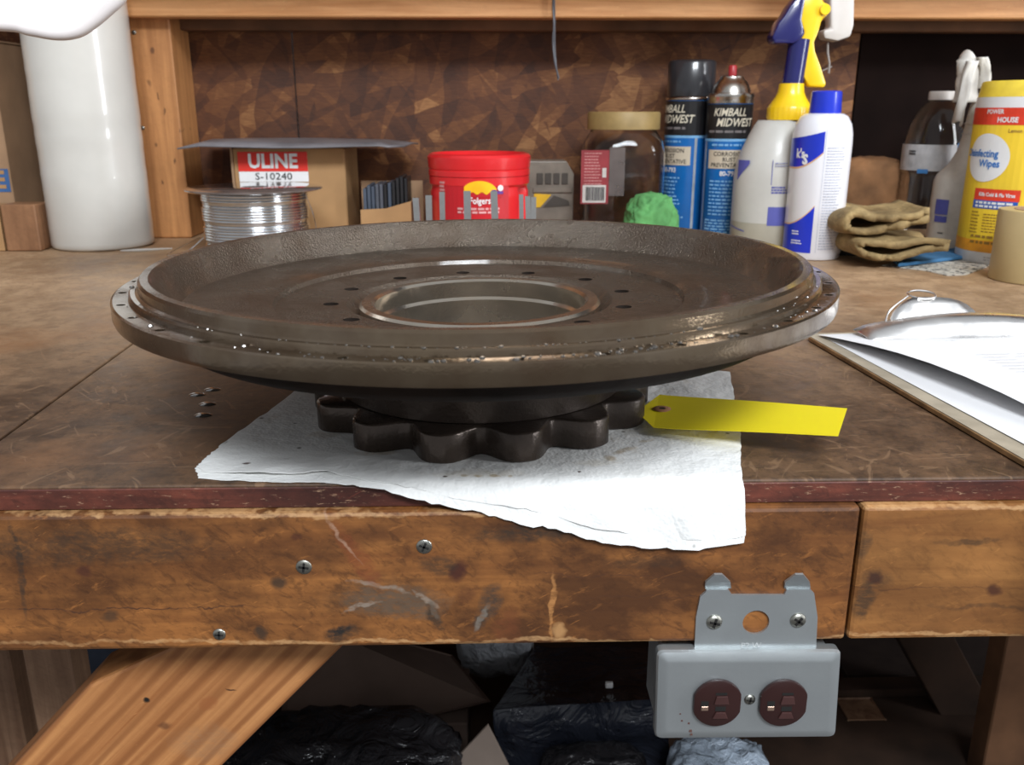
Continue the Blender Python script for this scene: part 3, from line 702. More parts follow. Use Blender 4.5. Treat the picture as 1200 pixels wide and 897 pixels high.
# cover plate: two bevelled rings
def plate_ring(ins, y): return [Vector((tl.x+ins, y, tl.z-ins)), Vector((tr.x-ins, y, tr.z-ins)), Vector((brr.x-ins, y, brr.z+ins)), Vector((bl.x+ins, y, bl.z+ins))]
def round_rect(c, r=0.004, n=4):
    out = []
    cen = sum(c, Vector())/4
    for i in range(4):
        p, pr, nx = c[i], c[i-1], c[(i+1) % 4]
        d1 = (pr-p).normalized()*r; d2 = (nx-p).normalized()*r
        for k in range(n+1):
            t = k/n; out.append((p+d1)*(1-t)**2+p*2*t*(1-t)+(p+d2)*t*t)
    return out
rs = [round_rect(plate_ring(0, PY+0.009)), round_rect(plate_ring(0, PY+0.0035)), round_rect(plate_ring(0.0008, PY+0.0018)), round_rect(plate_ring(0.0050, PY), 0.002), round_rect(plate_ring(0.007, PY), 0.002)]
v = []; f = []; n_ = len(rs[0])
for r_ in rs: v += r_
for k in range(4):
    for i in range(n_): j = (i+1) % n_; f.append((k*n_+i, k*n_+j, (k+1)*n_+j, (k+1)*n_+i))
f.append(tuple(range(4*n_, 5*n_)))
mk('cover_plate', v, f, M_galv, ob, True, 25)
g(box(tl.x+0.004, tr.x-0.004, PY+0.0092, PY+0.050, brr.z+0.003, tl.z-0.004, 0.002)).mk('box_body', M_galv, ob)
for px in (839.5, 916.5):
    c_ = op(px, 822); r_ = 0.0150; hw = 0.0140
    pts = []
    for k in range(48):
        a = 2*PI*k/48; x = r_*math.sin(a); z = r_*math.cos(a)*1.05; pts.append((max(-hw, min(hw, x)), z))
    body = g(prism(pts, -0.0030, 0.0, 'y', 0.0009)).mv(c_.x, PY, c_.z)
    fc = body.mk('receptacle', M_brn, ob, True, 30)
    # raised blade blocks, recess shadows and ground hole
    blk = G()
    blk.add(prism([(-0.0038, 0.0), (0.0052, 0.0), (0.0040, 0.0058), (-0.0026, 0.0058)], -0.0040, -0.0029, 'y', 0.0005))
    blk.add(prism([(-0.0042, -0.0098), (0.0052, -0.0098), (0.0034, -0.0052), (-0.0022, -0.0052)], -0.0040, -0.0029, 'y', 0.0005))
    blk.mv(c_.x+0.0015, PY, c_.z).mk('blade_block', plain('brown_block', (0.060, 0.026, 0.024), 0.22), fc)
    sl = G(); sl.add(box(-0.0025, 0.0042, -0.0032, -0.0028, 0.0062, 0.0078)); sl.add(box(-0.0022, 0.0040, -0.0032, -0.0028, -0.0048, -0.0016)); sl.add(box(-0.0108, -0.0064, -0.0032, -0.0028, -0.0040, 0.0022))
    sl.mv(c_.x+0.0010, PY, c_.z).mk('slot', M_black, fc)
    g(box(-0.0106, -0.0064, -0.0036, -0.0028, -0.0042, -0.0012, 0.0003)).mv(c_.x+0.001, PY, c_.z).mk('ground_contact', plain('ground_contact', (0.30, 0.20, 0.15), 0.3, 0.5), fc)
screw(ob, op(878.5, 820), 0.0034, 'cover_screw', 0.0010)
st = G(); rnd = random.Random(3)
for px, py, s in ((809, 857, .0010), (807, 848, .0007), (799, 845, .0006), (810, 861, .0008), (797, 837, .0005)):
    q = op(px, py); st.add(prism([(q.x-s, q.z-s*.7), (q.x+s, q.z-s), (q.x+s*.8, q.z+s), (q.x-s*.6, q.z+s*.9)], PY-0.0002, PY+0.0002, 'y'))
st.mk('paint_fleck', plain('brown_paint', (0.12, 0.06, 0.05), 0.6), ob)

# ------------------------------------------------------------------ clipboard with papers and spring clip
M_hb = plain('hardboard', (0.33, 0.19, 0.085), 0.6, var=0.25, scale=60)
M_hbe = plain('hardboard_face', (0.42, 0.36, 0.27), 0.55, var=0.12, scale=40)
M_pap = plain('white_paper', (0.84, 0.84, 0.85), 0.6, var=0.01)
M_chr = steel('bright_steel', (0.90, 0.89, 0.88), 0.30, 1.0, 60, 0.05, (0.6, .58, .55), 0.3)
pA, pB = on_z(942, 392, TZ+0.004), on_z(1200, 541, TZ+0.004)
dl = (pB-pA).normalized(); dr = Vector((-dl.y, dl.x, 0))       # dl towards the front, dr to the right
cb = thing('clipboard', 'brown hardboard clipboard with a bright steel spring clip at the right of the bench', 'clipboard', (pA.x, pA.y, TZ))
W_, L_ = 0.315, 0.44
def cbp(u, w, z): q = pA+dr*u+dl*w; return Vector((q.x, q.y, TZ+z))
def slab(u0, u1, w0, w1, z0, z1, name, m, parent, cr=0.0):
    pts = [cbp(u0+cr, w0, 0), cbp(u1-cr, w0, 0), cbp(u1, w0+cr, 0), cbp(u1, w1, 0), cbp(u0, w1, 0), cbp(u0, w0+cr, 0)]
    return g(prism([(p.x, p.y) for p in pts], TZ+z0, TZ+z1, 'z', 0.0006)).mk(name, m, parent)
slab(0, W_, 0, L_, 0.0006, 0.0042, 'board', M_hb, cb, 0.010)
slab(0.0009, W_-0.001, 0.0009, L_-0.001, 0.0042, 0.0046, 'board_face', M_hbe, cb, 0.010)
# papers: one plain sheet below, a printed form above (slightly curled)
def sheet(name, corners, z0, lift, m, parent=None, label=None, grp=None, n=12, curl=0.0):
    v, f = [], []
    A, B, C_, D_ = corners
    for j in range(n+1):
        for i in range(n+1):
            a, b2 = i/n, j/n
            q = (A*(1-a)+B*a)*(1-b2)+(D_*(1-a)+C_*a)*b2
            z = z0+lift*(0.5+0.5*math.sin(a*3+b2*4+len(name)))+curl*max(0, 0.35-a)**2*8*math.sin(min(1, b2*1.4)*PI)
            v.append(Vector((q.x, q.y, TZ+z)))
    K = len(v); v += [q-Vector((0, 0, 0.00015)) for q in v]; W = n+1
    for j in range(n):
        for i in range(n): a = j*W+i; f += [(a, a+1, a+1+W, a+W), (K+a, K+a+W, K+a+W+1, K+a+1)]
    for i in range(n): a = i; f.append((a, K+a, K+a+1, a+1)); a = n*W+i; f.append((a, a+1, K+a+1, K+a))
    for j in range(n): a = j*W; f.append((a, a+W, K+a+W, K+a)); a = j*W+n; f.append((a, K+a, K+a+W, a+W))
    o = mk(name, v, f, m, parent, True, 60); return o
s1_ = sheet('paper_sheet', [cbp(0.012, 0.018, 0), cbp(0.300, 0.018, 0), cbp(0.300, 0.43, 0), cbp(0.018, 0.43, 0)], 0.0050, 0.0004, M_pap)
tag(s1_, 'white sheet lying under the printed form on the clipboard', 'paper')
s2_ = thing('printed_form', 'white printed form on top of the clipboard papers', 'paper', tuple(cbp(0.1, 0.1, 0.006)))
fc_ = [cbp(0.008, 0.012, 0), cbp(0.300, 0.006, 0), cbp(0.340, 0.43, 0), cbp(0.078, 0.43, 0)]
sheet('sheet', fc_, 0.0064, 0.0006, M_pap, s2_, curl=0.012)
M_ink = plain('grey_print', (0.52, 0.52, 0.54), 0.7)
pr = bars(26, -0.08, 0.12, 0.0, 0.0085, 0.0007, 5)
pr.map(lambda q: cbp(0.185+q.x, 0.095-q.z, 0.0078+0.0)).mk('print_line', M_ink, s2_)
# clip: bowed bar, sloping spring plate, loop
cx_, cw_ = 0.112, 0.030
bar = G(); v = []; f = []
NB = 20
for i in range(NB+1):
    t = i/NB; u = 0.040+0.200*t; hh = 0.0110*math.sin(PI*t)**0.6+0.001
    prof_ = [(0.049+0.004*math.sin(PI*t), 0.0072), (0.0475, 0.0078+hh*0.40), (0.0440, 0.0085+hh*0.95), (0.038, 0.0090+hh*1.3), (0.028, 0.0090+hh*1.4), (0.018, 0.0090+hh*1.1)]
    for w, z in prof_: v.append(cbp(u, w-0.006, z))
M5 = len(prof_)
for i in range(NB):
    for k in range(M5-1): a = i*M5+k; f.append((a, a+1, a+1+M5, a+M5))
o = mk('clip_bar', v, f, M_chr, cb, True, 180)
sm = o.modifiers.new('s', 'SOLIDIFY'); sm.thickness = 0.0008; sm.offset = 0
# butterfly lever rising towards the back, with a hanging loop
def lev(u, w, z): return cbp(cx_+u, w, z)
lv = [(-0.044, 0.020, 0.0150), (-0.020, 0.022, 0.0150), (0.0, 0.019, 0.0150), (0.020, 0.022, 0.0150), (0.046, 0.020, 0.0150),
      (-0.038, 0.012, 0.0260), (-0.017, 0.015, 0.0270), (0.0, 0.009, 0.0250), (0.019, 0.015, 0.0270), (0.042, 0.012, 0.0265),
      (-0.019, 0.004, 0.0365), (-0.010, 0.005, 0.0375), (0.0, 0.001, 0.0365), (0.010, 0.005, 0.0370), (0.030, 0.004, 0.0345)]
v = [lev(*q) for q in lv]; f = [(0, 1, 6, 5), (1, 2, 7, 6), (2, 3, 8, 7), (3, 4, 9, 8), (5, 6, 11, 10), (6, 7, 12, 11), (7, 8, 13, 12), (8, 9, 14, 13)]
o = mk('clip_lever', v, f, M_chr, cb, True, 60)
sd = o.modifiers.new('u', 'SUBSURF'); sd.levels = 1; sd.render_levels = 1
sm = o.modifiers.new('s', 'SOLIDIFY'); sm.thickness = 0.0009; sm.offset = 0
loop = [lev(0.0125*math.cos(2*PI*k/24)-0.002, -0.003+0.009*math.sin(2*PI*k/24), 0.0380-0.002*math.sin(2*PI*k/24)) for k in range(25)]
g(tube(loop, 0.0010, 8, False)).mk('hanging_loop', M_chr, cb, True)
g(tube(catmull([lev(-0.050, 0.026, 0.013), lev(-0.040, 0.012, 0.026), lev(-0.018, 0.002, 0.038)]), 0.0009, 8)).mk('edge_wire', M_chr, cb, True)
M_pin = plain('pale_rivet', (0.45, 0.55, 0.62), 0.5)
for u in (0.076, 0.186):
    g(lathe([(0, 0.012), (0.0035, 0.0115), (0.0050, 0.0085), (0.0050, 0.0042)], 16)).mv(cbp(u, 0.004, 0)).mk('rubber_bumper', M_pin, cb, True)

# ------------------------------------------------------------------ helpers for things at the back of the bench
def at(px, D): q = on_y(px, 280, D); return q.x
def zpx(px, py, D): return on_y(px, py, D).z
def put(G_, x, y, z=TZ): return G_.mv(x, y, z)
S = lambda px, D: px/F*(D*0.956+0.058)       # pixel length to metres at distance D

# film roll
M_film = plain('stretch_film', (0.66, 0.64, 0.59), 0.27, var=0.05, scale=8, sss=0.0, coat=0.5)
rx, ry, rr = at(124, 1.40), 1.392, 0.0735
fr = thing('film_roll', 'large upright roll of clear stretch film leaning beside the wooden post', 'film roll', (rx, ry, TZ))
pf = [(0.038, 0.001), (rr-0.003, 0.001), (rr, 0.004)]
rnd = random.Random(11)
for k in range(40): pf.append((rr+rnd.uniform(-0.0004, 0.0004), 0.01+k*0.0112))
pf += [(rr-0.002, 0.457), (0.038, 0.457)]
put(g(lathe(pf, 64, True)), 0, 0, 0).map(lambda q: (rx+q.x, ry+q.y, TZ+q.z)).mk('film', M_film, fr, True, 50)
g(lathe([(0.034, 0.0005), (0.0378, 0.0005), (0.0378, 0.475), (0.034, 0.475)], 40, True)).mv(rx, ry, TZ).mk('core_tube', plain('core_card', (0.35, 0.24, 0.15), 0.8), fr, True)
g(tube([(rx+0.052, ry-0.068, TZ+0.0015), (rx+0.075, ry-0.066, TZ+0.002), (rx+0.12, ry-0.045, TZ+0.0015)], [0.001, 0.0022, 0.0008], 6)).mk('loose_film_end', M_film, fr, True)

# white lamp head in the upper left corner
M_wp = plain('white_plastic', (0.90, 0.90, 0.92), 0.35, var=0.01, emit=0.0)
M_rim = plain('off_white_rim', (0.80, 0.74, 0.72), 0.35, var=0.03)
yl = 0.80
def ly(px, py, y=yl): return on_y(px, py, y)
C = [(-150, 26), (0, 28), (35, 34), (66, 39), (90, 36), (108, 25), (126, 10), (143, -8), (160, -50), (168, -140), (-150, -140)]
inner = [ly(a, b2) for a, b2 in C]
cen = ly(0, -60)
lh = thing('lamp_head', 'glowing white plastic head with rounded rim hanging in the upper left corner', 'lamp', (cen.x, cen.y, cen.z))
M_glow, t_, b_ = nt('lamp_diffuser'); b_.inputs['Base Color'].default_value = (0.92, 0.93, 0.95, 1); b_.inputs['Emission Color'].default_value = (1, 0.98, 0.97, 1); b_.inputs['Emission Strength'].default_value = 0.9
g(prism([(p.x, p.z) for p in inner], yl-0.004, yl+0.001, 'y', 0.001)).mk('diffuser', M_glow, lh)
rim = catmull([Vector((p.x, yl, p.z)) for p in inner[:10]], 5)
g(tube(rim, 0.0058, 12)).mk('rim', M_rim, lh, True)
back = [Vector((cen.x+(p.x-cen.x)*0.96, 0, cen.z+(p.z-cen.z)*0.96)) for p in inner]
g(prism([(p.x, p.z) for p in back], yl+0.0015, yl+0.035, 'y', 0.006)).mk('housing', M_wp, lh)
g(tube([(cen.x, yl+0.03, cen.z), (cen.x+0.03, 1.1, cen.z+0.16), (-0.56, 1.462, cen.z+0.19)], 0.008, 10)).mk('arm', M_wp, lh, True)

# cardboard carton with blue print, and wooden block, far left
M_card = plain('cardboard', (0.36, 0.22, 0.125), 0.8, var=0.1, scale=14, bmp=0.1)
M_card2 = plain('cardboard_bright', (0.42, 0.24, 0.105), 0.75, var=0.08, scale=14)
M_blue = plain('blue_print', (0.05, 0.13, 0.32), 0.7)
cY = 1.38
xl, xr = at(-75, cY), at(24, cY)
cbx = thing('cardboard_carton', 'tall brown cardboard carton with a blue printed band, cut off by the left edge', 'box', ((xl+xr)/2, cY+0.07, TZ))
h_ = zpx(20, 48, cY)-TZ
g(box(xl, xr, cY, cY+0.16, TZ+0.0006, TZ+h_, 0.0015)).mk('carton', M_card, cbx)
g(box(xl-0.002, xr+0.001, cY-0.001, cY+0.16, TZ+h_, TZ+h_+0.0025)).mk('lid_flap', M_card, cbx)
zb, zt = zpx(0, 225, cY), zpx(0, 198, cY)
g(rect(xl+0.001, xr-0.002, zb, zt)).mv(0, cY-0.0008, 0).mk('blue_band', M_blue, cbx)
g(text_vf('ULINE', (zt-zb)*1.05, 0.0012, 0.85)).mv(at(-14, cY), cY-0.0014, (zb+zt)/2).mk('lettering', M_card2, cbx)
cY2 = 1.33
x0, x1 = at(6, cY2), at(46, cY2); hh = zpx(30, 240, cY2)-TZ
wbk = g(box(x0, x1, cY2, cY2+0.045, TZ+0.0006, TZ+hh, 0.0015)).mk('wood_block', wood('block_wood', (0.40, 0.20, 0.095), (0.22, 0.10, 0.045), (1, 1, .1), 50, mottle=0.3))
tag(wbk, 'small upright wooden block standing before the carton at the far left', 'block')
x0, x1 = at(-70, cY2), at(3, cY2)
o = g(box(x0, x1, cY2+0.001, cY2+0.04, TZ+0.0006, TZ+hh*0.98, 0.001)).mk('small_carton', M_card2)
tag(o, 'low tan carton at the left edge beside the wooden block', 'box')
g(box(at(24, 1.385)+0.012, at(24, 1.385)+0.065, 1.44, 1.50, TZ+0.0006, TZ+0.062, 0.002)).mk('card_tray', M_card2)
tag(bpy.data.objects['card_tray'], 'small tan carton tucked between wooden block and film roll', 'box')

# red labelled carton with a plastic sleeve lying on top
uY = 1.42
x0, x1 = at(281, uY), at(409, uY); zt = zpx(340, 173, uY)
ub = thing('shipping_box', 'tan cardboard box with a red and white ULINE label behind the wire spool', 'box', ((x0+x1)/2, uY+0.05, TZ))
g(box(x0, x1, uY, WY-0.004, TZ+0.0006, zt, 0.002)).mk('carton', M_card2, ub)
g(box(x0-0.003, x0+0.0005, uY-0.001, WY-0.004, TZ+0.03, zt+0.001)).mk('side_flap', M_card, ub)
M_red = plain('label_red', (0.72, 0.035, 0.022), 0.5, var=0.02); M_wht = plain('label_white', (0.80, 0.80, 0.80), 0.5, var=0.02); M_blk2 = plain('label_black', (0.02, 0.02, 0.022), 0.5)
lx0, lx1 = at(287, uY), at(366.5, uY); lz1, lz0 = zpx(325, 178, uY), zpx(325, 201, uY); lzz = zpx(325, 213, uY)
g(rect(lx0, lx1, lzz, lz1)).mv(0, uY-0.0008, 0).mk('label', M_wht, ub)
g(rect(lx0, lx1, lz0, lz1)).mv(0, uY-0.0013, 0).mk('label_panel', M_red, ub)
g(text_vf('ULINE', (lz1-lz0)*1.0, 0.0010, 0.95)).mv((lx0+lx1)/2, uY-0.0019, (lz0+lz1)/2).mk('lettering', M_wht, ub)
g(text_vf('S-10240', (lz0-lzz)*0.95, 0.0, 1.2)).mv((lx0+lx1)/2, uY-0.0019, (lz0+lzz)/2).mk('number', M_blk2, ub)
M_plas = plain('grey_plastic_sleeve', (0.19, 0.18, 0.19), 0.3, var=0.2, scale=14, bmp=0.3, alpha=0.93)
v, f = [], []
px_ = [225, 250, 290, 330, 370, 410, 450, 462, 476]
for i, p in enumerate(px_):
    x = at(p, 1.40); t = i/8
    for k, (y, dz) in enumerate(((1.375, 0), (1.40, 0.007), (1.45, 0.011), (1.50, 0.010), (1.54, 0.004))):
        zz = zt+0.0022+dz*(0.75 if 0 < i < 8 else 0.1)*(1 if i < 7 else 0.5)+0.0015*math.sin(p*0.13+k)+(0.0015 if i else 0)
        v.append((x+(0.004*k if i == 8 else 0), y if i < 8 else y*0.5+0.73, zz))
for i in range(8):
    for k in range(4): a = i*5+k; f.append((a, a+5, a+6, a+1))
ps = mk('plastic_sleeve', v, f, M_plas, None, True, 180); so = ps.modifiers.new('s', 'SOLIDIFY'); so.thickness = 0.0022; so.offset = -1
tag(ps, 'flat grey translucent plastic bag lying across the top of the shipping box', 'plastic bag')

# wire spool
sx0, sx1 = at(228, 1.30), at(382, 1.30); scx = (sx0+sx1)/2; sr = (sx1-sx0)/2
spl_ = thing('wire_spool', 'spool of shiny silver wire with a dark clear flange, before the shipping box', 'spool', (scx, 1.29, TZ))
zt_ = zpx(305, 219, 1.29)-TZ
M_flg = plain('spool_flange', (0.16, 0.13, 0.12), 0.12, var=0.2, spec=0.9, coat=1.0)
M_wire = steel('silver_wire', (0.66, 0.68, 0.70), 0.20, 1.0, 60, 0.3, (0.45, .46, .48), 0.4)
wr = (at(371, 1.29)-at(250, 1.29))/2
pf = [(0.02, 0.005)]
nw = 22
for k in range(nw):
    z = 0.006+(zt_-0.012)*(k+0.5)/nw; h2 = (zt_-0.012)/nw/2; ro = wr-(0.0015 if k % 7 in (3, 4) else 0)
    pf += [(ro-0.0013, z-h2), (ro-0.0003, z-h2*0.5), (ro, z), (ro-0.0003, z+h2*0.5)]
pf += [(wr-0.002, zt_-0.005), (0.02, zt_-0.005)]
g(lathe(pf, 64, True)).mv(scx, 1.29, TZ).mk('wire_winding', M_wire, spl_, True, 60)
for z0 in (0.0006, zt_-0.004):
    g(lathe([(0.018, z0), (sr-0.002, z0), (sr, z0+0.0015), (sr, z0+0.0028), (sr-0.002, z0+0.0040), (0.018, z0+0.0040)], 72, True)).mv(scx, 1.29, TZ).mk('flange', M_flg, spl_, True, 40)
lw = catmull([(scx-wr*0.9, 1.29-wr*0.5, TZ+0.03), (scx-wr*1.2, 1.24, TZ+0.012), (scx-wr*1.7, 1.27, TZ+0.004), (scx-wr*1.3, 1.33, TZ+0.02)])
g(tube(lw, 0.0006, 5)).mk('loose_wire', M_wire, spl_, True)
lw = catmull([(scx+wr*0.99, 1.29-0.01, TZ+zt_-0.01), (scx+wr*1.12, 1.28, TZ+zt_*0.6), (scx+wr*1.16, 1.28, TZ+zt_*0.2), (scx+wr*1.0, 1.27, TZ+0.012)])
g(tube(lw, 0.0005, 5)).mk('loose_wire', M_wire, spl_, True)

# cardboard tray of dark strips
ty = 1.38
x0, x1 = at(424, ty), at(483, ty)
zc = zpx(450, 248, ty)
tt = thing('cardboard_tray', 'low cut cardboard tray holding dark strips beside the red canister', 'tray', ((x0+x1)/2, ty, TZ))
z1, z2 = zpx(450, 246, ty), zpx(480, 236, ty)
g(prism([(x0, TZ+0.001), (x1, TZ+0.001), (x1, z2), (x0+(x1-x0)*0.5, z1+0.002), (x0, z1)], ty, ty+0.003, 'y')).mk('front_wall', M_card2, tt)
g(box(x0, x1, ty+0.0032, ty+0.09, TZ+0.0006, TZ+0.003)).mk('tray_bottom', M_card, tt)
g(box(x0, x0+0.003, ty+0.0032, ty+0.09, TZ+0.0031, z1-0.002)).mk('side_wall', M_card, tt)
g(box(x1-0.003, x1, ty+0.0032, ty+0.09, TZ+0.0031, z2-0.002)).mk('side_wall', M_card, tt)
g(box(x0-0.01, x1+0.012, ty+0.092, ty+0.096, TZ+0.0006, zpx(450, 212, ty+.09))).mk('back_wall', M_card, tt)
Ms = [plain('strip_blue', (0.075, 0.095, 0.13), 0.4), plain('strip_black', (0.02, 0.02, 0.022), 0.4), plain('strip_grey', (0.11, 0.12, 0.145), 0.35)]
rnd = random.Random(2)
n_ = 11
for i in range(n_):
    w = (x1-x0-0.008)/n_; xa = x0+0.004+i*w; zz = zpx(425+i*5, 219-i*1.0+rnd.uniform(-2, 1), ty+0.03)
    if i > 7: zz = zpx(465, 206+rnd.uniform(-1, 2), ty+0.03)
    o = g(box(xa, xa+w*0.8, ty+0.008, ty+0.075, TZ+0.0032, zz, 0.0008)).mk('dark_strip', Ms[rnd.choice([0, 2, 0, 1]) if i < 8 else 1])
    ORD = ['leftmost', 'second from the left', 'third from the left', 'fourth from the left', 'fifth from the left', 'sixth from the left', 'seventh from the left', 'eighth from the left', 'ninth from the left', 'tenth from the left', 'rightmost']
    tag(o, 'thin dark strip on edge in the cardboard tray, '+ORD[i], 'strip', 'dark strips in the cardboard tray')
# pronged sheet metal pieces standing behind the disc
M_shim = steel('shim_steel', (0.48, 0.49, 0.49), 0.4, 0.8, 200, 0.1)
ppy = 1.02
for k, (pa, pb, pt, lean) in enumerate(((485, 492, 232, 4), (500, 507, 229, 0), (516, 522, 225, 0), (544, 552, 224, 1), (575, 583, 224, 4), (608, 613, 228, 2), (615, 621, 230, 4), (622, 628, 231, 0))):
    xa, xb = at(pa, ppy), at(pb, ppy); zt2 = zpx(pa, pt, ppy); dx = S(lean, ppy)
    V = []
    for y in (ppy-0.0008, ppy+0.0008): V += [(xa+dx, y, TZ+0.0006), (xb+dx, y, TZ+0.0006), (xb, y, zt2), (xa, y, zt2)]
    V2 = []
    for y in (ppy+0.0009, ppy+0.012): V2 += [(xb+dx-0.0015, y, TZ+0.0006), (xb+dx, y, TZ+0.0006), (xb, y, zt2-0.001), (xb-0.0015, y, zt2-0.001)]
    F6 = [(0, 1, 2, 3), (7, 6, 5, 4), (0, 4, 5, 1), (1, 5, 6, 2), (2, 6, 7, 3), (3, 7, 4, 0)]
    o = g((V, F6), (V2, F6)).mk('metal_angle_strip', M_shim)
    ORD = ['leftmost', 'second from the left', 'third from the left', 'fourth from the left', 'fifth from the left', 'sixth from the left', 'seventh from the left', 'eighth from the left', 'ninth from the left', 'tenth from the left', 'rightmost']
    tag(o, 'thin folded grey metal strip standing upright behind the disc, '+(ORD[k] if k < 7 else 'rightmost'), 'metal strip', 'upright metal strips behind the disc')

# red coffee canister
fy = 1.37; fx = at(562.5, fy); R0 = S(119, fy)/2*0.985; zt = zpx(562, 179, fy)-TZ
M_redp = plain('red_plastic', (0.66, 0.018, 0.022), 0.32, var=0.03, coat=0.3)
fc = thing('coffee_canister', 'bright red plastic coffee canister with a ridged lid', 'canister', (fx, fy, TZ))
body = g(lathe([(0, 0.0006), (R0*0.90, 0.0006), (R0*0.92, 0.004), (R0*0.955, zt*0.55), (R0*0.96, zt*0.62), (R0*0.90, zt*0.64), (R0*0.90, zt*0.67), (R0*0.97, zt*0.69), (R0*0.97, zt*0.77), (R0*0.90, zt*0.775), (0, zt*0.775)], 96))
def dent(q):
    a = math.atan2(q.x, -q.y)
    for a0_ in (math.radians(66),):
        if abs(a-a0_) < 0.26 and zt*0.1 < q.z < zt*0.66:
            k = (0.5+0.5*math.cos((a-a0_)/0.26*PI)); s = 1-0.17*min(1, k*1.6); return (q.x*s, q.y*s, q.z)
    return q
bd = G(); pf = [(0, 0.0006), (R0*0.90, 0.0006), (R0*0.92, 0.004)]+[(R0*(0.92+0.035*t/12), 0.004+(zt*0.6-0.004)*t/12) for t in range(1, 13)]+[(R0*0.93, zt*0.64), (R0*0.93, zt*0.665), (R0*0.975, zt*0.69), (R0*0.975, zt*0.77), (R0*0.90, zt*0.775), (0, zt*0.775)]
bd.add(lathe(pf, 120)).map(dent).mv(fx, fy, TZ).mk('body', M_redp, fc, True, 30)
g(lathe([(R0*0.90, zt*0.776), (R0*0.985, zt*0.776), (R0*0.985, zt*0.83), (R0*0.97, zt*0.84), (R0*0.985, zt*0.85), (R0*1.0, zt*0.93), (R0*1.0, zt*0.965), (R0*0.97, zt*0.99), (R0*0.92, zt), (R0*0.90, zt*0.985), (R0*0.86, zt*0.96), (0, zt*0.96)], 96)).mv(fx, fy, TZ).mk('lid', M_redp, fc, True, 30)
wf = wrap(fx, fy, R0*0.968, TZ)
wl = lambda G_, dz=0.0: G_.map(lambda q: (q.x, q.y-dz, q.z)).map(wf)
zp = lambda py: zpx(562, py, fy-R0)-TZ
M_lred = plain('label_dark_red', (0.50, 0.012, 0.02), 0.4, var=0.03)
M_sun = plain('label_sun', (0.95, 0.50, 0.01), 0.4, var=0.10, scale=50); M_pur = plain('label_purple', (0.10, 0.03, 0.25), 0.4)
wl(g(rect(-S(50, fy-R0), S(36, fy-R0), 0.004, zp(211), 14))).mk('label', M_lred, fc)
u = S(1, fy-R0); cxs = 0.7*u
wl(g(strip(arange(-18*u, 20*u, 20), lambda x: zp(227)+(1.5*u)*math.sin(x/u*0.6), lambda x: zp(227)+14*u*math.sqrt(max(0.02, 1-(x/(21*u))**2)))), 0.0006).mk('sun_emblem', M_sun, fc)
wl(g(strip(arange(-21*u, 31*u, 26), lambda x: zp(232), lambda x: zp(229)+u*(2.6*math.sin(x/u*0.42+1)))), 0.0011).mk('mountain_emblem', M_lred, fc)
wl(g(strip([14*u, 18*u, 22*u, 28*u], lambda x: zp(228), lambda x: zp(224)+(1*u if x < 20*u else -1*u))), 0.0013).mk('mountain_emblem', M_pur, fc)
wl(g(text_vf('Folgers', 10.5*u, 0.0002, 0.80)).mv(0.5*u, 0, zp(236)), 0.0015).mk('lettering', M_wht, fc)
wl(bars(2, -26*u, 27*u, zp(244), 4*u, 2.4*u, 3), 0.0013).mk('small_print', plain('print_pink', (0.70, 0.35, 0.35), 0.5), fc)
wl(g(lathe([(0, 0), (3.4*u, 0)], 20)).rot('X', PI/2).mv(24.5*u, 0, zp(221)), 0.0016).mk('round_badge', M_wht, fc)
wl(bars(9, -52*u, -43*u, zp(214), 4.2*u, 2.6*u, 8), 0.0012).mk('small_print', plain('print_pink', (0.7, .35, .35), .5), fc)

# parts organiser box behind the strips
oy = 1.45; x0, x1 = at(624, oy), at(671, oy); zt = zpx(650, 189, oy)
M_org = plain('grey_clear_plastic', (0.21, 0.18, 0.145), 0.35, var=0.15)
og = thing('parts_organizer', 'grey clear plastic parts box with a yellow label beside the red canister', 'box', ((x0+x1)/2, oy, TZ))
g(prism([(x0-0.02, TZ+0.001), (x1, TZ+0.001), (x1, zt-0.02), (x1-0.012, zt), (x0-0.02, zt)], oy, oy+0.06, 'y', 0.0015)).mk('case', M_org, og)
M_orgd = plain('organiser_recess', (0.07, 0.06, 0.05), 0.4)
for k in range(4):
    xa = x0+0.006+k*(x1-x0-0.012)/4; g(box(xa, xa+(x1-x0)*0.15, oy-0.002, oy-0.0002, zpx(640, 216, oy), zpx(640, 203, oy), 0.0006)).mk('compartment', M_orgd, og)
g(prism([(x0+0.002, zpx(640, 243, oy)), (x0+0.012, zpx(640, 243, oy)), (x0+0.030, zpx(640, 228, oy)), (x0+0.002, zpx(640, 227, oy))], oy-0.0016, oy-0.0002, 'y')).mk('yellow_label', plain('label_yellow', (0.75, 0.45, 0.02), 0.5), og)
g(prism([(x0+0.016, zpx(640, 243, oy)), (x1-0.006, zpx(640, 241, oy)), (x1-0.008, zpx(640, 235, oy)), (x0+0.034, zpx(640, 229, oy))], oy-0.0016, oy-0.0002, 'y')).mk('latch', M_orgd, og)
g(box(x0+0.0, x1-0.002, oy-0.003, oy-0.0002, zpx(640, 226, oy), zpx(640, 220, oy), 0.001)).mk('ledge', M_org, og)
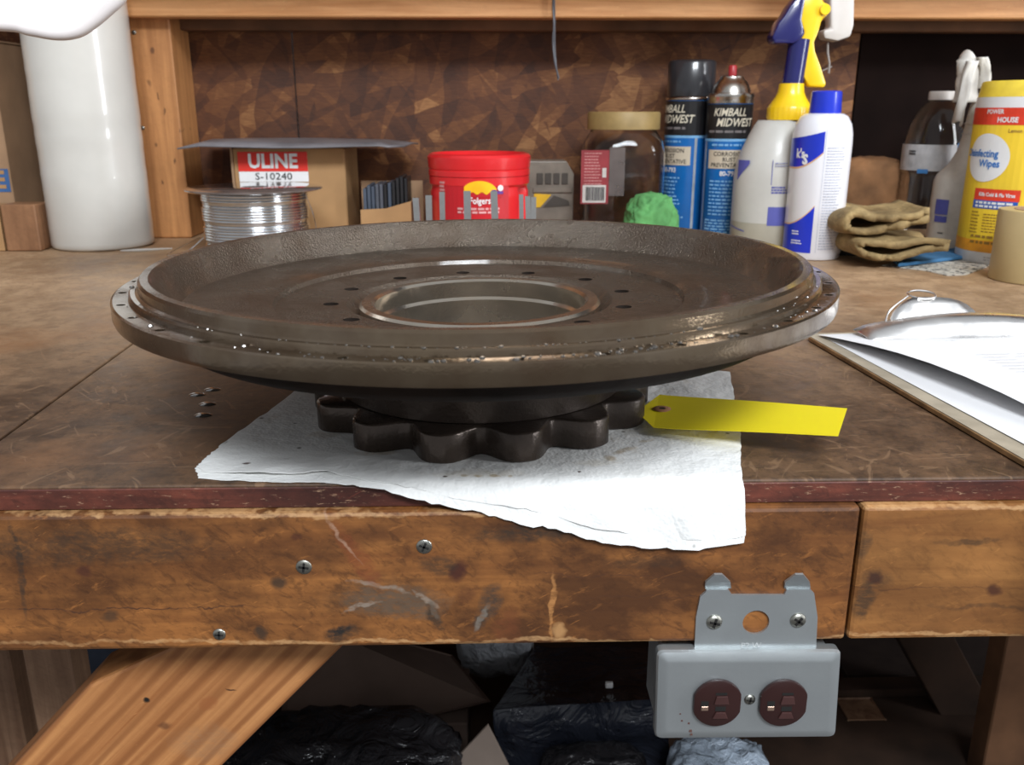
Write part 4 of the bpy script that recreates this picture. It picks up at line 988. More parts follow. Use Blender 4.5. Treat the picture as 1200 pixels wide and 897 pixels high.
# small hardware in front of it
hy = 1.30
q = at(658, hy); o = g(lathe([(0, 0), (0.0085, 0), (0.0095, 0.004), (0.0085, 0.012), (0.005, 0.0145), (0, 0.0145)], 20)).rot('Y', PI/2).mv(q-0.007, hy-0.01, TZ+0.0098+0.0006).mk('orange_wire_connector', plain('orange_red', (0.45, 0.10, 0.04), 0.5), None, True)
o.location = (0, 0, 0); tag(o, 'small orange red plastic plug lying before the parts organiser', 'plug')
q0 = at(630, hy+0.03)
o = g(tube(catmull([(q0-0.005, hy+0.03, TZ+0.012), (q0+0.015, hy+0.03, TZ+0.010), (q0+0.04, hy+0.035, TZ+0.010), (q0+0.06, hy+0.04, TZ+0.012)]), [0.004]*3+[0.007]*6+[0.005]*10, 10)).mk('tool_handle', M_black, None, True)
tag(o, 'dark tool handle lying before the parts organiser', 'tool')
q = at(680, 1.33); o = g(lathe([(0, 0.0006), (0.0125, 0.0006), (0.0135, 0.003), (0.0135, 0.030), (0.0125, 0.032), (0, 0.032)], 28)).mv(q, 1.33, TZ).mk('steel_socket', plain('dull_cap', (0.32, 0.29, 0.22), 0.4, 0.5), None, True)
tag(o, 'small dull steel socket standing left of the dark tape roll', 'socket')
q = at(712, 1.32); o = g(lathe([(0.016, 0.0006), (0.034, 0.0006), (0.034, 0.034), (0.016, 0.034)], 40, True)).mv(q, 1.32, TZ).mk('dark_tape_roll', plain('dark_tape', (0.045, 0.035, 0.030), 0.5), None, True)
tag(o, 'dark roll of tape lying flat in front of the clear jar', 'tape')

# clear jar
jy = 1.44; jx_ = at(726, jy); JR = S(97, jy)/2; jt = zpx(726, 152, jy)-TZ; jl = zpx(726, 131, jy)-TZ
M_clear = plain('clear_plastic', (0.93, 0.92, 0.90), 0.06, var=0.01, trans=1.0, ior=1.30, spec=0.9)
jr = thing('clear_jar', 'large clear plastic jar with a dull yellow lid and a red barcode label', 'jar', (jx_, jy, TZ))
def sq(G_, p=4.0):
    def fn(q):
        r = math.hypot(q.x, q.y)
        if r < 1e-6: return q
        c, s = q.x/r, q.y/r; k = (abs(c)**p+abs(s)**p)**(-1/p); e = 1 if q.z < jt*0.86 else max(0, 1-(q.z-jt*0.86)/(jt*0.14)); k = 1+(k-1)*e
        return (q.x*k, q.y*k, q.z)
    return G_.map(fn)
po_ = [(0, 0.003), (JR*0.85, 0.0006), (JR*0.93, 0.006), (JR*0.94, jt*0.2), (JR*0.92, jt*0.22), (JR*0.94, jt*0.25), (JR*0.92, jt*0.32), (JR*0.94, jt*0.35), (JR*0.92, jt*0.42), (JR*0.94, jt*0.45), (JR*0.94, jt*0.80), (JR*0.90, jt*0.90), (JR*0.80, jt*0.97), (JR*0.76, jt)]
pin = [(r-0.0016, z+0.001) for r, z in reversed(po_[1:-1])]
sq(g(lathe(po_+[(JR*0.74, jt)]+pin+[(0, 0.0045)], 72))).mv(jx_, jy, TZ).mk('jar_body', M_clear, jr, True, 40)
lr_ = S(82, jy)/2
g(lathe([(0, jl), (lr_*0.97, jl), (lr_, jl-0.003), (lr_, jt+0.0008), (0, jt+0.0008)], 56)).mv(jx_, jy, TZ).mk('lid', plain('jar_lid', (0.30, 0.205, 0.075), 0.5), jr, True, 40)
jf = jy-JR*0.96
M_dred = plain('jar_label_red', (0.24, 0.025, 0.03), 0.5); M_dwh = plain('jar_label_white', (0.52, 0.48, 0.44), 0.5)
xa, xb = at(679, jf), at(711, jf); za, zb = zpx(690, 239, jf), zpx(690, 176, jf)
g(rect(xa, xb, za, zb)).mv(0, jf-0.0012, 0).mk('red_label', M_dred, jr)
g(rect(xa+0.003, xb-0.004, za+0.002, zpx(690, 217, jf))).mv(0, jf-0.0018, 0).mk('barcode_panel', M_dwh, jr)
bc = G(); x = xa+0.008
rnd = random.Random(9)
while x < xb-0.008: w = rnd.choice([0.0005, 0.001, 0.0016]); bc.add(rect(x, x+w, za+0.005, zpx(690, 219, jf))); x += w+0.0007
bc.mv(0, jf-0.0023, 0).mk('barcode', M_blk2, jr)
bars(11, xa+0.005, xb-0.010, zb-0.004, 0.0045, 0.0016, 4).mv(0, jf-0.0018, 0).mk('small_print', plain('print_faded', (0.45, 0.20, 0.19), .5), jr)
g(rect(xb-0.010, xb-0.004, zpx(690, 208, jf), zpx(690, 197, jf))).mv(0, jf-0.0018, 0).mk('fact_panel', M_dwh, jr)
xc = at(729, jf); g(rect(xb+0.0005, xc, za+0.012, zb+0.004)).mv(0, jf-0.0012, 0).mk('clear_label', plain('jar_label_clear', (0.16, 0.13, 0.12), 0.4, alpha=0.7), jr)

# green rag
M_grn = plain('green_rag', (0.10, 0.30, 0.095), 0.9, var=0.15, scale=40, bmp=0.4)
gy = 1.30; gx = at(762, gy)
v, f = crumple(gx+0.000, gy, TZ+0.040, 0.034, 0.030, 0.039, 0.24, 5, 22, 1.7, True, 2.6)
o = mk('green_rag', v, f, M_grn, None, True, 180); tag(o, 'crumpled green cloth rag against the left blue spray can', 'rag')

# blue spray cans
M_can = plain('can_blue', (0.010, 0.155, 0.50), 0.30, var=0.04, coat=0.3)
M_cand = plain('can_black', (0.016, 0.015, 0.016), 0.35)
M_cream = plain('label_cream', (0.62, 0.53, 0.40), 0.5, var=0.04); M_lblue = plain('print_light_blue', (0.22, 0.48, 0.78), 0.5)
M_met = steel('can_metal', (0.55, 0.52, 0.48), 0.25, 1.0, 60, 0.05, (0.4, .35, .28), 0.4)
M_wc = plain('print_cream', (0.72, 0.66, 0.52), 0.5)
def spray_can(px, y, w_px, py_top_body, turn, label, capped, code_x):
    x = at(px, y); r = S(w_px, y)/2; bt = zpx(px, py_top_body, y-r)-TZ
    t = thing('spray_can', label, 'spray can', (x, y, TZ), 'blue spray cans')
    g(lathe([(0, 0.003), (r-0.002, 0.0006), (r, 0.003), (r, bt), (r-0.001, bt+0.001), (0, bt+0.001)], 64)).mv(x, y, TZ).mk('can_body', M_can, t, True, 40)
    w0 = wrap(x, y, r+0.0003, TZ)
    w = lambda G_, d=0.0: G_.map(lambda q: (q.x+turn*r, q.y-d, q.z)).map(w0)
    Z = lambda py: zpx(px, py, y-r)-TZ
    u = S(1, y-r)
    k = 1.0
    d_ = w_px/2
    T = py_top_body
    w(g(rect(-PI*r*0.62, PI*r*0.62, Z(T+41), Z(T), 24))).mk('black_band', M_cand, t)
    w(g(rect(-PI*r*0.62, PI*r*0.62, Z(T+44), Z(T+41), 24))).mk('silver_line', M_lblue, t)
    w(g(text_vf('KIMBALL', 12*u, 0.00025, 0.82, 0.25)).mv(-1*u, 0, Z(T+10)), 0.0006).mk('lettering', M_wc, t)
    w(g(text_vf('MIDWEST', 12.5*u, 0.0003, 0.80, 0.25)).mv(6*u, 0, Z(T+22)), 0.0009).mk('lettering', M_wc, t)
    w(bars(1, -26*u, 30*u, Z(T+31), 4*u, 2.6*u, 5), 0.0006).mk('small_print', plain('print_grey', (0.20, .18, .18), .5), t)
    w(bars(1, -20*u, 26*u, Z(T+47), 4*u, 2.2*u, 6), 0.0006).mk('small_print', M_lblue, t)
    w(g(rect(-24*u, 27*u, Z(T+76), Z(T+54), 18)), 0.0005).mk('name_panel', M_cream, t)
    for i, (s, py) in enumerate((('CORROSION', 59), ('RUST', 65.5), ('PREVENTATIVE', 72))):
        w(g(text_vf(s, 6.6*u, 0.0001, 0.95)).mv(1.5*u, 0, Z(T+py)), 0.0009).mk('lettering', M_blk2, t)
    w(g(text_vf('80-793', 7.6*u, 0.00025, 0.9)).mv(1.5*u, 0, Z(T+82)), 0.0007).mk('number', M_wht, t)
    w(bars(10, -20*u, 22*u, Z(T+90), 4.2*u, 1.8*u, 12), 0.0005).mk('small_print', M_lblue, t)
    w(bars(7, -24*u, 26*u, Z(T+136), 3.4*u, 1.8*u, 13), 0.0005).mk('small_print', M_lblue, t)
    w(g(rect(-32*u, -29*u, 0.005, Z(T+44), 2)), 0.0004).mk('seam_stripe', plain('seam_light', (0.50, .55, .6), .4, .5), t)
    w(g(rect(31*u, 34*u, 0.005, Z(T+44), 2)), 0.0004).mk('seam_stripe', plain('seam_light', (0.50, .55, .6), .4, .5), t)
    zb_ = bt+0.0012
    if capped:
        g(lathe([(r+0.0006, zb_), (r+0.0014, zb_+0.002), (r+0.0006, zb_+0.004), (r-0.002, zb_+0.005), (0, zb_+0.005)], 56)).mv(x, y, TZ).mk('rim', M_met, t, True, 60)
        ct = zpx(px, 71, y)-TZ
        g(lathe([(r-0.0015, zb_+0.0052), (r-0.0008, zb_+0.008), (r-0.0008, ct-0.004), (r-0.003, ct-0.0008), (r-0.005, ct), (0, ct)], 56)).mv(x, y, TZ).mk('cap', plain('cap_dark', (0.030, 0.030, 0.034), 0.28, coat=0.4), t, True, 50)
    else:
        Zt = lambda py: zpx(px, py, y)-TZ
        g(lathe([(r+0.0006, zb_), (r+0.0010, zb_+0.008), (r+0.0018, Zt(113)), (r+0.0008, Zt(110)), (r*0.86, Zt(109)), (r*0.80, Zt(103)), (r*0.66, Zt(96)), (r*0.52, Zt(93)), (r*0.50, Zt(90)), (r*0.40, Zt(89)), (0, Zt(89))], 56)).mv(x, y, TZ).mk('dome', M_met, t, True, 50)
        g(lathe([(0.0062, Zt(88.6)), (0.0062, Zt(78)), (0.0050, Zt(76.5)), (0, Zt(76.5))], 20)).mv(x, y, TZ).mk('nozzle', plain('red_nozzle', (0.42, 0.03, 0.035), 0.35), t, True, 50)
    return t
spray_can(800, 1.475, 54, 118, -0.85, 'blue and black spray can with a dark cap, left of the pair', True, 0)
spray_can(845, 1.412, 51, 122, 0.05, 'blue spray can with bare metal dome and red nozzle, right of the pair', False, 0)

# white aerosol with blue cap
wy = 1.25; wx = at(952, wy); r = S(67, wy-0.02)/2; 
wc = thing('aerosol_can', 'white and royal blue aerosol can with a blue cap, right of the spray bottle', 'aerosol can', (wx, wy, TZ))
Z = lambda py, y=wy-r: zpx(952, py, y)-TZ
M_wcan = plain('can_white', (0.80, 0.80, 0.84), 0.28, var=0.01, coat=0.4); M_rb = plain('royal_blue', (0.012, 0.035, 0.52), 0.30, var=0.03, coat=0.3)
zt = Z(133, wy)
g(lathe([(0, 0.004), (r*0.90, 0.0006), (r*0.94, 0.002), (r*0.94, 0.006), (r, 0.010), (r, zt-0.038), (r*0.985, zt-0.026), (r*0.92, zt-0.014), (r*0.78, zt-0.004), (r*0.62, zt), (0, zt)], 72)).mv(wx, wy, TZ).mk('can_body', M_wcan, wc, True, 50)
cr_ = S(33, wy)/2
g(lathe([(cr_*1.04, zt+0.0002), (cr_*1.06, zt+0.002), (cr_, Z(108, wy)), (cr_-0.002, Z(106.5, wy)), (0, Z(106.5, wy))], 48)).mv(wx, wy, TZ).mk('cap', M_rb, wc, True, 40)
ww0 = wrap(wx, wy, r+0.0003, TZ); u = S(1, wy-r)
ww = lambda G_, d=0.0: G_.map(lambda q: (q.x, q.y-d, q.z)).map(ww0)
xs = arange(-1.45*r, 3*u, 24)
e_ = lambda x: ((x+1.45*r)/(3*u+1.45*r))
ww(g(strip(xs, lambda x: Z(197-20*max(0, e_(x)-0.35)**2*2.2), lambda x: Z(163-9*e_(x)**2)))).mk('blue_swoosh', M_rb, wc)
ww(g(strip(xs, lambda x: Z(199-20*max(0, e_(x)-0.35)**2*2.2), lambda x: Z(197-20*max(0, e_(x)-0.35)**2*2.2))), 0.0001).mk('gold_line', plain('gold_line', (0.75, 0.45, 0.25), 0.4), wc)
xs2 = arange(-1.45*r, -1*u, 24); e2 = lambda x: ((x+1.45*r)/(-1*u+1.45*r))
ww(g(strip(xs2, lambda x: 0.011, lambda x: Z(266-24*max(0, e2(x)-0.2)**2.2*1.6)))).mk('blue_swoosh', M_rb, wc)
ww(g(strip(xs2, lambda x: Z(266-24*max(0, e2(x)-0.2)**2.2*1.6), lambda x: Z(264.5-24*max(0, e2(x)-0.2)**2.2*1.6))), 0.0001).mk('gold_line', plain('gold_line', (0.75, 0.45, 0.25), 0.4), wc)
ww(g(text_vf("k's", 14*u, 0.0006, 0.8)).mv(-24*u, 0, Z(181)), 0.0006).mk('lettering', M_wht, wc)
ww(g(text_vf("S", 15*u, 0.0009, 0.9)).mv(-17*u, 0, Z(188)), 0.0008).mk('lettering', M_wht, wc)
ww(bars(2, -26*u, -14*u, Z(272), 3*u, 1.4*u, 6), 0.0006).mk('small_print', M_wht, wc)
ww(bars(2, -26*u, -12*u, Z(283), 3*u, 1.4*u, 7), 0.0006).mk('small_print', M_wht, wc)
ww(bars(37, 7*u, 30*u, Z(173), 3.2*u, 1.3*u, 21), 0.0005).mk('small_print', plain('print_pale', (0.48, 0.50, 0.58), 0.5), wc)
ww(g(rect(4.3*u, 4.9*u, 0.012, Z(150))), 0.0003).mk('seam_line', plain('seam_line', (0.55, 0.58, 0.66), 0.4), wc)

# translucent spray bottle with yellow and blue trigger head
by = 1.325; bx_ = at(897, by); r = S(83, by)/2
sb = thing('trigger_bottle', 'cloudy white spray bottle with yellow collar, blue neck and yellow trigger', 'spray bottle', (bx_, by, TZ))
M_hdpe = plain('cloudy_plastic', (0.60, 0.585, 0.54), 0.40, var=0.06, scale=14, coat=0.1)
M_liq = plain('cloudy_liquid', (0.44, 0.41, 0.33), 0.40, var=0.04)
Z = lambda py, y=by: zpx(900, py, y)-TZ
zl = Z(263, by-r)
g(lathe([(0, 0.004), (r*0.93, 0.0006), (r, 0.006), (r, zl)], 64)).mv(bx_, by, TZ).mk('liquid_level', M_liq, sb, True, 40)
g(lathe([(r, zl+0.0001), (r, Z(205)), (r*0.97, Z(190)), (r*0.88, Z(175)), (r*0.76, Z(160)), (r*0.63, Z(147)), (r*0.55, Z(141)), (0, Z(141))], 64)).map(lambda q: (q.x+0.004*max(0, q.z-Z(205))/0.06, q.y, q.z)).mv(bx_, by, TZ).mk('bottle_body', M_hdpe, sb, True, 60)
cxn = at(911, by)+0.001
M_yp = plain('yellow_plastic', (0.93, 0.60, 0.012), 0.32, var=0.03, coat=0.2); M_np = plain('navy_plastic', (0.014, 0.015, 0.11), 0.25, var=0.04, coat=0.4)
col = [(0, Z(141))]
rc_ = S(48, by)/2
cg = lathe([(rc_*0.98, Z(140.5)), (rc_, Z(138)), (rc_, Z(127)), (rc_*0.95, Z(124)), (rc_*0.70, Z(114)), (rc_*0.60, Z(108)), (rc_*0.56, Z(98)), (0, Z(98))], 72)
g(cg).map(lambda q: (lambda k: (q.x*k, q.y*k, q.z))(1+0.018*math.cos(24*math.atan2(q.x, q.y))*(1 if q.z < Z(126) else 0))).mv(cxn, by, TZ).mk('collar', M_yp, sb, True, 50)
cx2 = at(917, by)
g(tube([(cxn+0.001, by, TZ+Z(98.5)), (cxn+0.0035, by, TZ+Z(75)), (cxn+0.006, by, TZ+Z(46))], rc_*0.49, 28)).mk('neck_tube', M_np, sb, True, 60)
def side(pts, y0, y1, name, m, bev=0.002, par=sb):
    P = [on_y(a, b2, by) for a, b2 in pts]; return g(prism([(p.x, p.z) for p in P], y0, y1, 'y', bev)).mk(name, m, par, True, 40)
side([(903, 52), (901, 44), (905, 36), (909, 27), (915, 20), (922, 8), (930, -2), (941, -4), (938, 12), (936, 24), (938, 33), (940, 40), (935, 47), (926, 52)], by-0.016, by+0.016, 'head_shroud', M_np, 0.004)
side([(940, -5), (962, -4), (962, 3), (968, 5), (971, 10), (969, 17), (961, 24), (957, 38), (952, 50), (953, 60), (959, 76), (966, 98), (964, 103), (946, 102), (940, 92), (934, 68), (933, 54), (940, 38), (936, 24), (933, 14)], by-0.009, by+0.009, 'trigger', M_yp, 0.003)
q = on_y(967, 11, by-0.012); g(lathe([(0, 0), (0.0062, 0.0), (0.0070, 0.002), (0.0070, 0.018), (0, 0.018)], 20)).rot('X', PI/2).mv(q.x, by+0.004, q.z).mk('nozzle', M_yp, sb, True, 40)
w0 = wrap(bx_, by, r+0.0004, TZ); u = S(1, by-r); wv_ = lambda G_, d=0.0: G_.map(lambda q: (q.x, q.y-d, q.z)).map(w0)
Zf = lambda py: zpx(880, py, by-r)-TZ
M_vio = plain('violet_print', (0.11, 0.12, 0.42), 0.4)
wv_(g(strip(arange(-46*u, -26*u, 8), lambda x: Zf(214)+(x+46*u)*1.0, lambda x: Zf(189)))).mk('blue_swoosh', M_vio, sb)
wv_(g(rect(0*u, 26*u, Zf(265), Zf(243), 8))).mk('print_block', M_vio, sb)
wv_(bars(3, 2*u, 24*u, Zf(219), 3*u, 2*u, 2)).mk('small_print', M_vio, sb)
wv_(bars(2, 4*u, 24*u, Zf(191), 3*u, 1.2*u, 2)).mk('small_print', plain('violet_faint', (0.30, 0.31, 0.52), 0.4), sb)
wv_(g(rect(1*u, 1.8*u, Zf(217), Zf(188)))).mk('frame_line', M_vio, sb)
wv_(g(strip(arange(-56*u, -27*u, 8), lambda x: Zf(268)-(x+56*u)*0.16-0.0015, lambda x: Zf(268)-(x+56*u)*0.16)), 0.0002).mk('blue_line', M_vio, sb)

# white plug hanging from the shelf, thin wire, hanging wire
M_adp = plain('adapter_white', (0.62, 0.58, 0.54), 0.4, var=0.03)
ay = 1.38
ad = thing('white_plug', 'white plastic plug hanging from the shelf rail above the aerosol can', 'plug', tuple(on_y(984, 40, ay)))
P = [on_y(a, b2, ay) for a, b2 in ((961, 36), (970, 34), (969, -20), (998, -20), (997, 30), (993, 44), (978, 49), (962, 46))]
g(prism([(p.x, p.z) for p in P], ay-0.014, ay+0.014, 'y', 0.004)).mk('plug_body', M_adp, ad, True, 40)
w_ = [on_y(a, b2, ay) for a, b2 in ((970, 50), (970, 62), (972, 74), (971, 86))]
g(tube(w_, 0.0016, 6)).mk('cord', plain('cord_grey', (0.28, 0.25, 0.23), 0.5), ad, True)
w_ = [on_y(a, b2, ay) for a, b2 in ((975, 78), (968, 81), (960, 84), (950, 83))]
g(tube(catmull(w_), 0.0008, 5)).mk('cord', plain('cord_grey', (0.28, 0.25, 0.23), 0.5), ad, True)
hw = [on_y(a, b2, 1.43) for a, b2 in ((648, -12), (648, 10), (649, 30), (648, 50), (650, 72), (655, 92))]
hw2 = [on_y(a, b2, 1.432) for a, b2 in ((649.5, -12), (650, 20), (650, 50), (651, 70), (654, 94))]
o = g(tube(catmull(hw), 0.0014, 6), tube(catmull(hw2), 0.0012, 6)).mk('hanging_wire', plain('wire_grey', (0.10, 0.10, 0.11), 0.4, 0.3), None, True)
tag(o, 'thin grey twisted wire hanging down over the shelf rail', 'wire')

# water bottle
ty_ = 1.42; tx = at(1081, ty_); r = S(68, ty_)/2
wbt = thing('water_bottle', 'clear ribbed plastic water bottle with a white cap and worn white label', 'bottle', (tx, ty_, TZ))
Z = lambda py: zpx(1082, py, ty_)-TZ
prf = [(0, 0.006), (r*0.7, 0.0006), (r*0.96, 0.006)]
z = 0.012
while z < Z(204): prf += [(r, z), (r*0.955, z+0.0045)]; z += 0.011
prf += [(r, Z(202)), (r, Z(168)), (r*0.97, Z(160)), (r*0.88, Z(146)), (r*0.68, Z(130)), (r*0.45, Z(120)), (r*0.38, Z(118))]
inn = [(max(0, q[0]-0.0008), q[1]+0.0004) for q in reversed(prf[1:])]
g(lathe(prf+inn+[(0, 0.0068)], 64)).mv(tx, ty_, TZ).mk('bottle_body', M_clear, wbt, True, 60)
g(lathe([(r*0.375, Z(117.5)), (r*0.41, Z(117)), (r*0.41, Z(108.5)), (r*0.38, Z(107)), (0, Z(107))], 32)).mv(tx, ty_, TZ).mk('cap', M_adp, wbt, True, 50)
w0 = wrap(tx, ty_, r+0.0006, TZ); u = S(1, ty_-r)
Zf = lambda py: zpx(1082, py, ty_-r)-TZ
g(rect(-PI*r*0.5, PI*r*0.5, Zf(201), Zf(170), 24)).map(w0).mk('label', plain('label_grey_white', (0.56, 0.56, 0.57), 0.45, var=0.12, scale=60), wbt)
w0b = wrap(tx, ty_, r+0.0012, TZ)
bars(2, -30*u, -20*u, Zf(177), 3*u, 2*u, 3).map(w0b).mk('small_print', M_blk2, wbt)
g(strip(arange(-16*u, -4*u, 5), lambda x: Zf(204), lambda x: Zf(199))).map(w0b).mk('blue_mark', plain('water_blue', (0.06, 0.25, 0.60), 0.4), wbt)
g(rect(26*u, 32*u, Zf(175), Zf(168), 3)).map(w0b).mk('blue_mark', plain('water_blue', (0.06, 0.25, 0.60), 0.4), wbt)

# gloves and brown paper
M_glv = wood('glove_leather', (0.48, 0.34, 0.15), (0.24, 0.155, 0.06), (1, 1, 1), 30, mottle=0.5, mottle_scale=28, rough=0.85)
gY = 1.18
def GP(px, py): q = on_y(px, py, gY); return (q.x, q.z)
up_ = cat2([GP(1083, 244), GP(1064, 250), GP(1044, 253), GP(1020, 252), GP(998, 249), GP(986, 256), GP(987, 266), GP(1004, 268), GP(1030, 265), GP(1056, 260), GP(1084, 251)], 4)
o = g(sweep_ribbon(up_, gY-0.02, gY+0.075, 0.0085, 0.008, 12, 3)).mk('work_glove', M_glv, None, True, 180)
tag(o, 'worn tan work glove folded over, lying on top of the other glove', 'glove', 'folded work gloves')
lo_ = cat2([GP(1096, 283), GP(1076, 279), GP(1050, 280), GP(1020, 280), GP(1002, 279), GP(994, 286), GP(1004, 293), GP(1025, 296), GP(1050, 292), GP(1078, 288), GP(1096, 286)], 4)
o = g(sweep_ribbon(lo_, gY-0.035, gY+0.075, 0.0085, 0.008, 12, 8)).mk('work_glove', M_glv, None, True, 180)
tag(o, 'worn tan work glove folded over, lowest on the bench under the other', 'glove', 'folded work gloves')
M_bp = plain('brown_paper', (0.27, 0.13, 0.055), 0.85, var=0.25, scale=20, bmp=0.4)
v, f = crumple(at(1012, 1.46), 1.47, TZ+0.062, 0.055, 0.035, 0.061, 0.12, 9, 14, 1.5)
o = mk('crumpled_paper_bag', v, f, M_bp, None, True, 60); tag(o, 'crumpled brown paper bag behind the work gloves', 'paper bag')
v, f = crumple(at(1000, 1.27), 1.27, TZ+0.0205, 0.030, 0.022, 0.020, 0.1, 4, 8, 1.5)
o = mk('dark_cloth', v, f, plain('dark_cloth', (0.03, 0.028, 0.028), 0.9), None, True, 180); tag(o, 'small dark cloth bunched under the folded gloves', 'cloth')

# white trigger bottle with wrapped head
vy = 1.33; vx = at(1122, vy); r = S(70, vy)/2
vb = thing('wrapped_trigger_bottle', 'dirty white spray bottle with its head wrapped in cloth, left of the wipes', 'spray bottle', (vx, vy, TZ))
M_dw = plain('dirty_white', (0.62, 0.58, 0.52), 0.45, var=0.08, scale=40)
Z = lambda py: zpx(1122, py, vy)-TZ
def leanx(q, k=0.10): return (q.x+k*max(0, q.z-Z(215)), q.y, q.z)
g(lathe([(0, 0.004), (r*0.95, 0.0006), (r, 0.006), (r*0.99, Z(212)), (r*0.93, Z(205)), (r*0.66, Z(193)), (r*0.50, Z(178)), (r*0.44, Z(160)), (r*0.43, Z(130)), (r*0.40, Z(118)), (0, Z(116))], 56)).map(leanx).mv(vx, vy, TZ).mk('bottle_body', M_dw, vb, True, 60)
rg = G()
for py in (146, 158, 170): rg.add(lathe([(r*0.44, Z(py)), (r*0.475, Z(py)+0.0012), (r*0.44, Z(py)+0.0024)], 40))
rg.map(leanx).mv(vx, vy, TZ).mk('neck_ring', M_dw, vb, True)
w0 = wrap(vx, vy, r+0.0006, TZ); u = S(1, vy-r); Zf = lambda py: zpx(1095, py, vy-r)-TZ
g(rect(-33*u, -15*u, Zf(254), Zf(236), 4)).map(w0).mk('violet_label', M_vio, vb)
g(rect(-32*u, -15*u, Zf(263), Zf(255.5), 4)).map(w0).mk('violet_label', M_vio, vb)
bars(1, -24*u, -15*u, Zf(275), 3*u, 1.4*u, 2).map(w0).mk('small_print', M_blk2, vb)
M_wrap = plain('white_wrap', (0.66, 0.63, 0.58), 0.7, var=0.06, scale=30)
hp = lambda px, py, y=vy: on_y(px, py, y)
hd = catmull([hp(1131, 120), hp(1134, 100), hp(1136, 84), hp(1135, 72), hp(1139, 68)], 4)
g(tube(hd, [0.015]*8+[0.0165]*5+[0.014]*3+[0.006], 16)).map(lambda q: q+Vector((noise.noise(q*55), noise.noise(q*60+Vector((3, 1, 2))), 0))*0.004).mk('wrapped_head', M_wrap, vb, True, 180)
fl1 = [hp(1127, 72), hp(1122, 88), hp(1119, 108), hp(1115, 128), hp(1112, 145)]
def flap(pts, w0_, w1_, yo, name):
    v, f = [], []; C_ = catmull(pts, 4); n_ = len(C_)
    for i, p in enumerate(C_):
        t = i/(n_-1); w = w0_+(w1_-w0_)*t
        for k in range(6):
            s = k/5; v.append(Vector((p.x+w*s, p.y+yo-0.010*math.sin(s*PI)-0.004*math.sin(s*9+t*5), p.z+0.004*math.sin(s*6)*t)))
    for i in range(n_-1):
        for k in range(5): a = i*6+k; f.append((a, a+1, a+7, a+6))
    o = mk(name, v, f, M_wrap, vb, True, 180); s_ = o.modifiers.new('s', 'SOLIDIFY'); s_.thickness = 0.0012
flap(fl1, 0.018, 0.012, -0.012, 'cloth_flap')
flap([hp(1138, 68), hp(1141, 80), hp(1142, 92), hp(1141, 105)], 0.014, 0.016, -0.014, 'cloth_flap')

# wipes canister
ny_ = 1.215; nx_ = at(1183, ny_); r = S(112, ny_)/2
nw_ = thing('wipes_canister', 'yellow, white and red canister of disinfecting wipes at the right edge', 'canister', (nx_, ny_, TZ))
Z = lambda py, y=ny_-r: zpx(1150, py, y)-TZ
zt = Z(95, ny_)
g(lathe([(0, 0.004), (r*0.97, 0.0006), (r, 0.005), (r, Z(113)), (0, Z(113))], 72)).mv(nx_, ny_, TZ).mk('body', M_wht, nw_, True, 40)
g(lathe([(r*0.99, Z(112.8)), (r*0.965, Z(104)), (r*0.95, zt-0.002), (r*0.92, zt), (0, zt+0.001)], 72)).mv(nx_, ny_, TZ).mk('lid', plain('lid_yellow', (0.95, 0.68, 0.07), 0.35), nw_, True, 40)
w0 = wrap(nx_, ny_, r+0.0003, TZ); u = S(1, ny_-r); W = lambda G_, d=0.0: G_.map(lambda q: (q.x, q.y-d, q.z)).map(w0)
hf = PI*r*0.55
M_ylw = plain('wipes_yellow', (0.90, 0.62, 0.04), 0.4, var=0.06, scale=12); M_org2 = plain('wipes_orange', (0.85, 0.36, 0.03), 0.4); M_rd = plain('wipes_red', (0.72, 0.05, 0.02), 0.4); M_bl = plain('wipes_blue', (0.02, 0.10, 0.42), 0.4)
W(g(rect(-hf, hf, Z(296), Z(147), 30))).mk('label', M_ylw, nw_)
W(g(rect(-hf, hf, Z(300), Z(286), 30)), 0.0003).mk('orange_band', M_org2, nw_)
W(g(rect(-hf, hf, Z(147), Z(126), 30)), 0.0003).mk('red_band', M_rd, nw_)
W(g(text_vf('POWER', 7*u, 0.0002, 0.9)).mv(-38*u, 0, Z(131)), 0.0007).mk('lettering', M_wht, nw_)
W(g(text_vf('HOUSE', 8*u, 0.0003, 0.9)).mv(-22*u, 0, Z(141)), 0.0007).mk('lettering', M_wht, nw_)
W(g(text_vf('Lemon Scent', 6*u, 0.0001, 0.9)).mv(-5*u, 0, Z(154)), 0.0006).mk('lettering', plain('print_brown', (0.35, .2, .05), .5), nw_)
W(g(strip([29*u*math.sin(PI*(k/24-0.5)) for k in range(25)], lambda x: -0.96*math.sqrt(max(0, (29*u)**2-x*x)), lambda x: 0.96*math.sqrt(max(0, (29*u)**2-x*x)))).mv(-42*u, 0, Z(187)), 0.0006).mk('white_roundel', M_wht, nw_)
M_bt = plain('wipes_blue_text', (0.02, 0.18, 0.55), 0.4)
W(g(text_vf('Disinfecting', 12*u, 0.0003, 0.85)).mv(-50*u, 0, Z(182)), 0.0012).mk('lettering', M_bt, nw_)
W(g(text_vf('Wipes', 12*u, 0.0003, 0.85)).mv(-36*u, 0, Z(194)), 0.0012).mk('lettering', M_bt, nw_)
W(g(rect(-50*u, 4*u, Z(238), Z(224), 8)), 0.0005).mk('red_panel', M_rd, nw_)
W(g(rect(-50*u, 3*u, Z(248), Z(238), 8)), 0.0005).mk('blue_panel', M_bl, nw_)
W(g(text_vf('Kills Cold & Flu Virus', 6*u, 0.0002, 0.8)).mv(-22*u, 0, Z(231)), 0.0010).mk('lettering', M_wht, nw_)
W(bars(2, -46*u, 1*u, Z(239.5), 4.2*u, 2.6*u, 4), 0.0009).mk('small_print', M_wht, nw_)
M_pb = plain('print_dark_yellow', (0.30, 0.17, 0.03), 0.5)
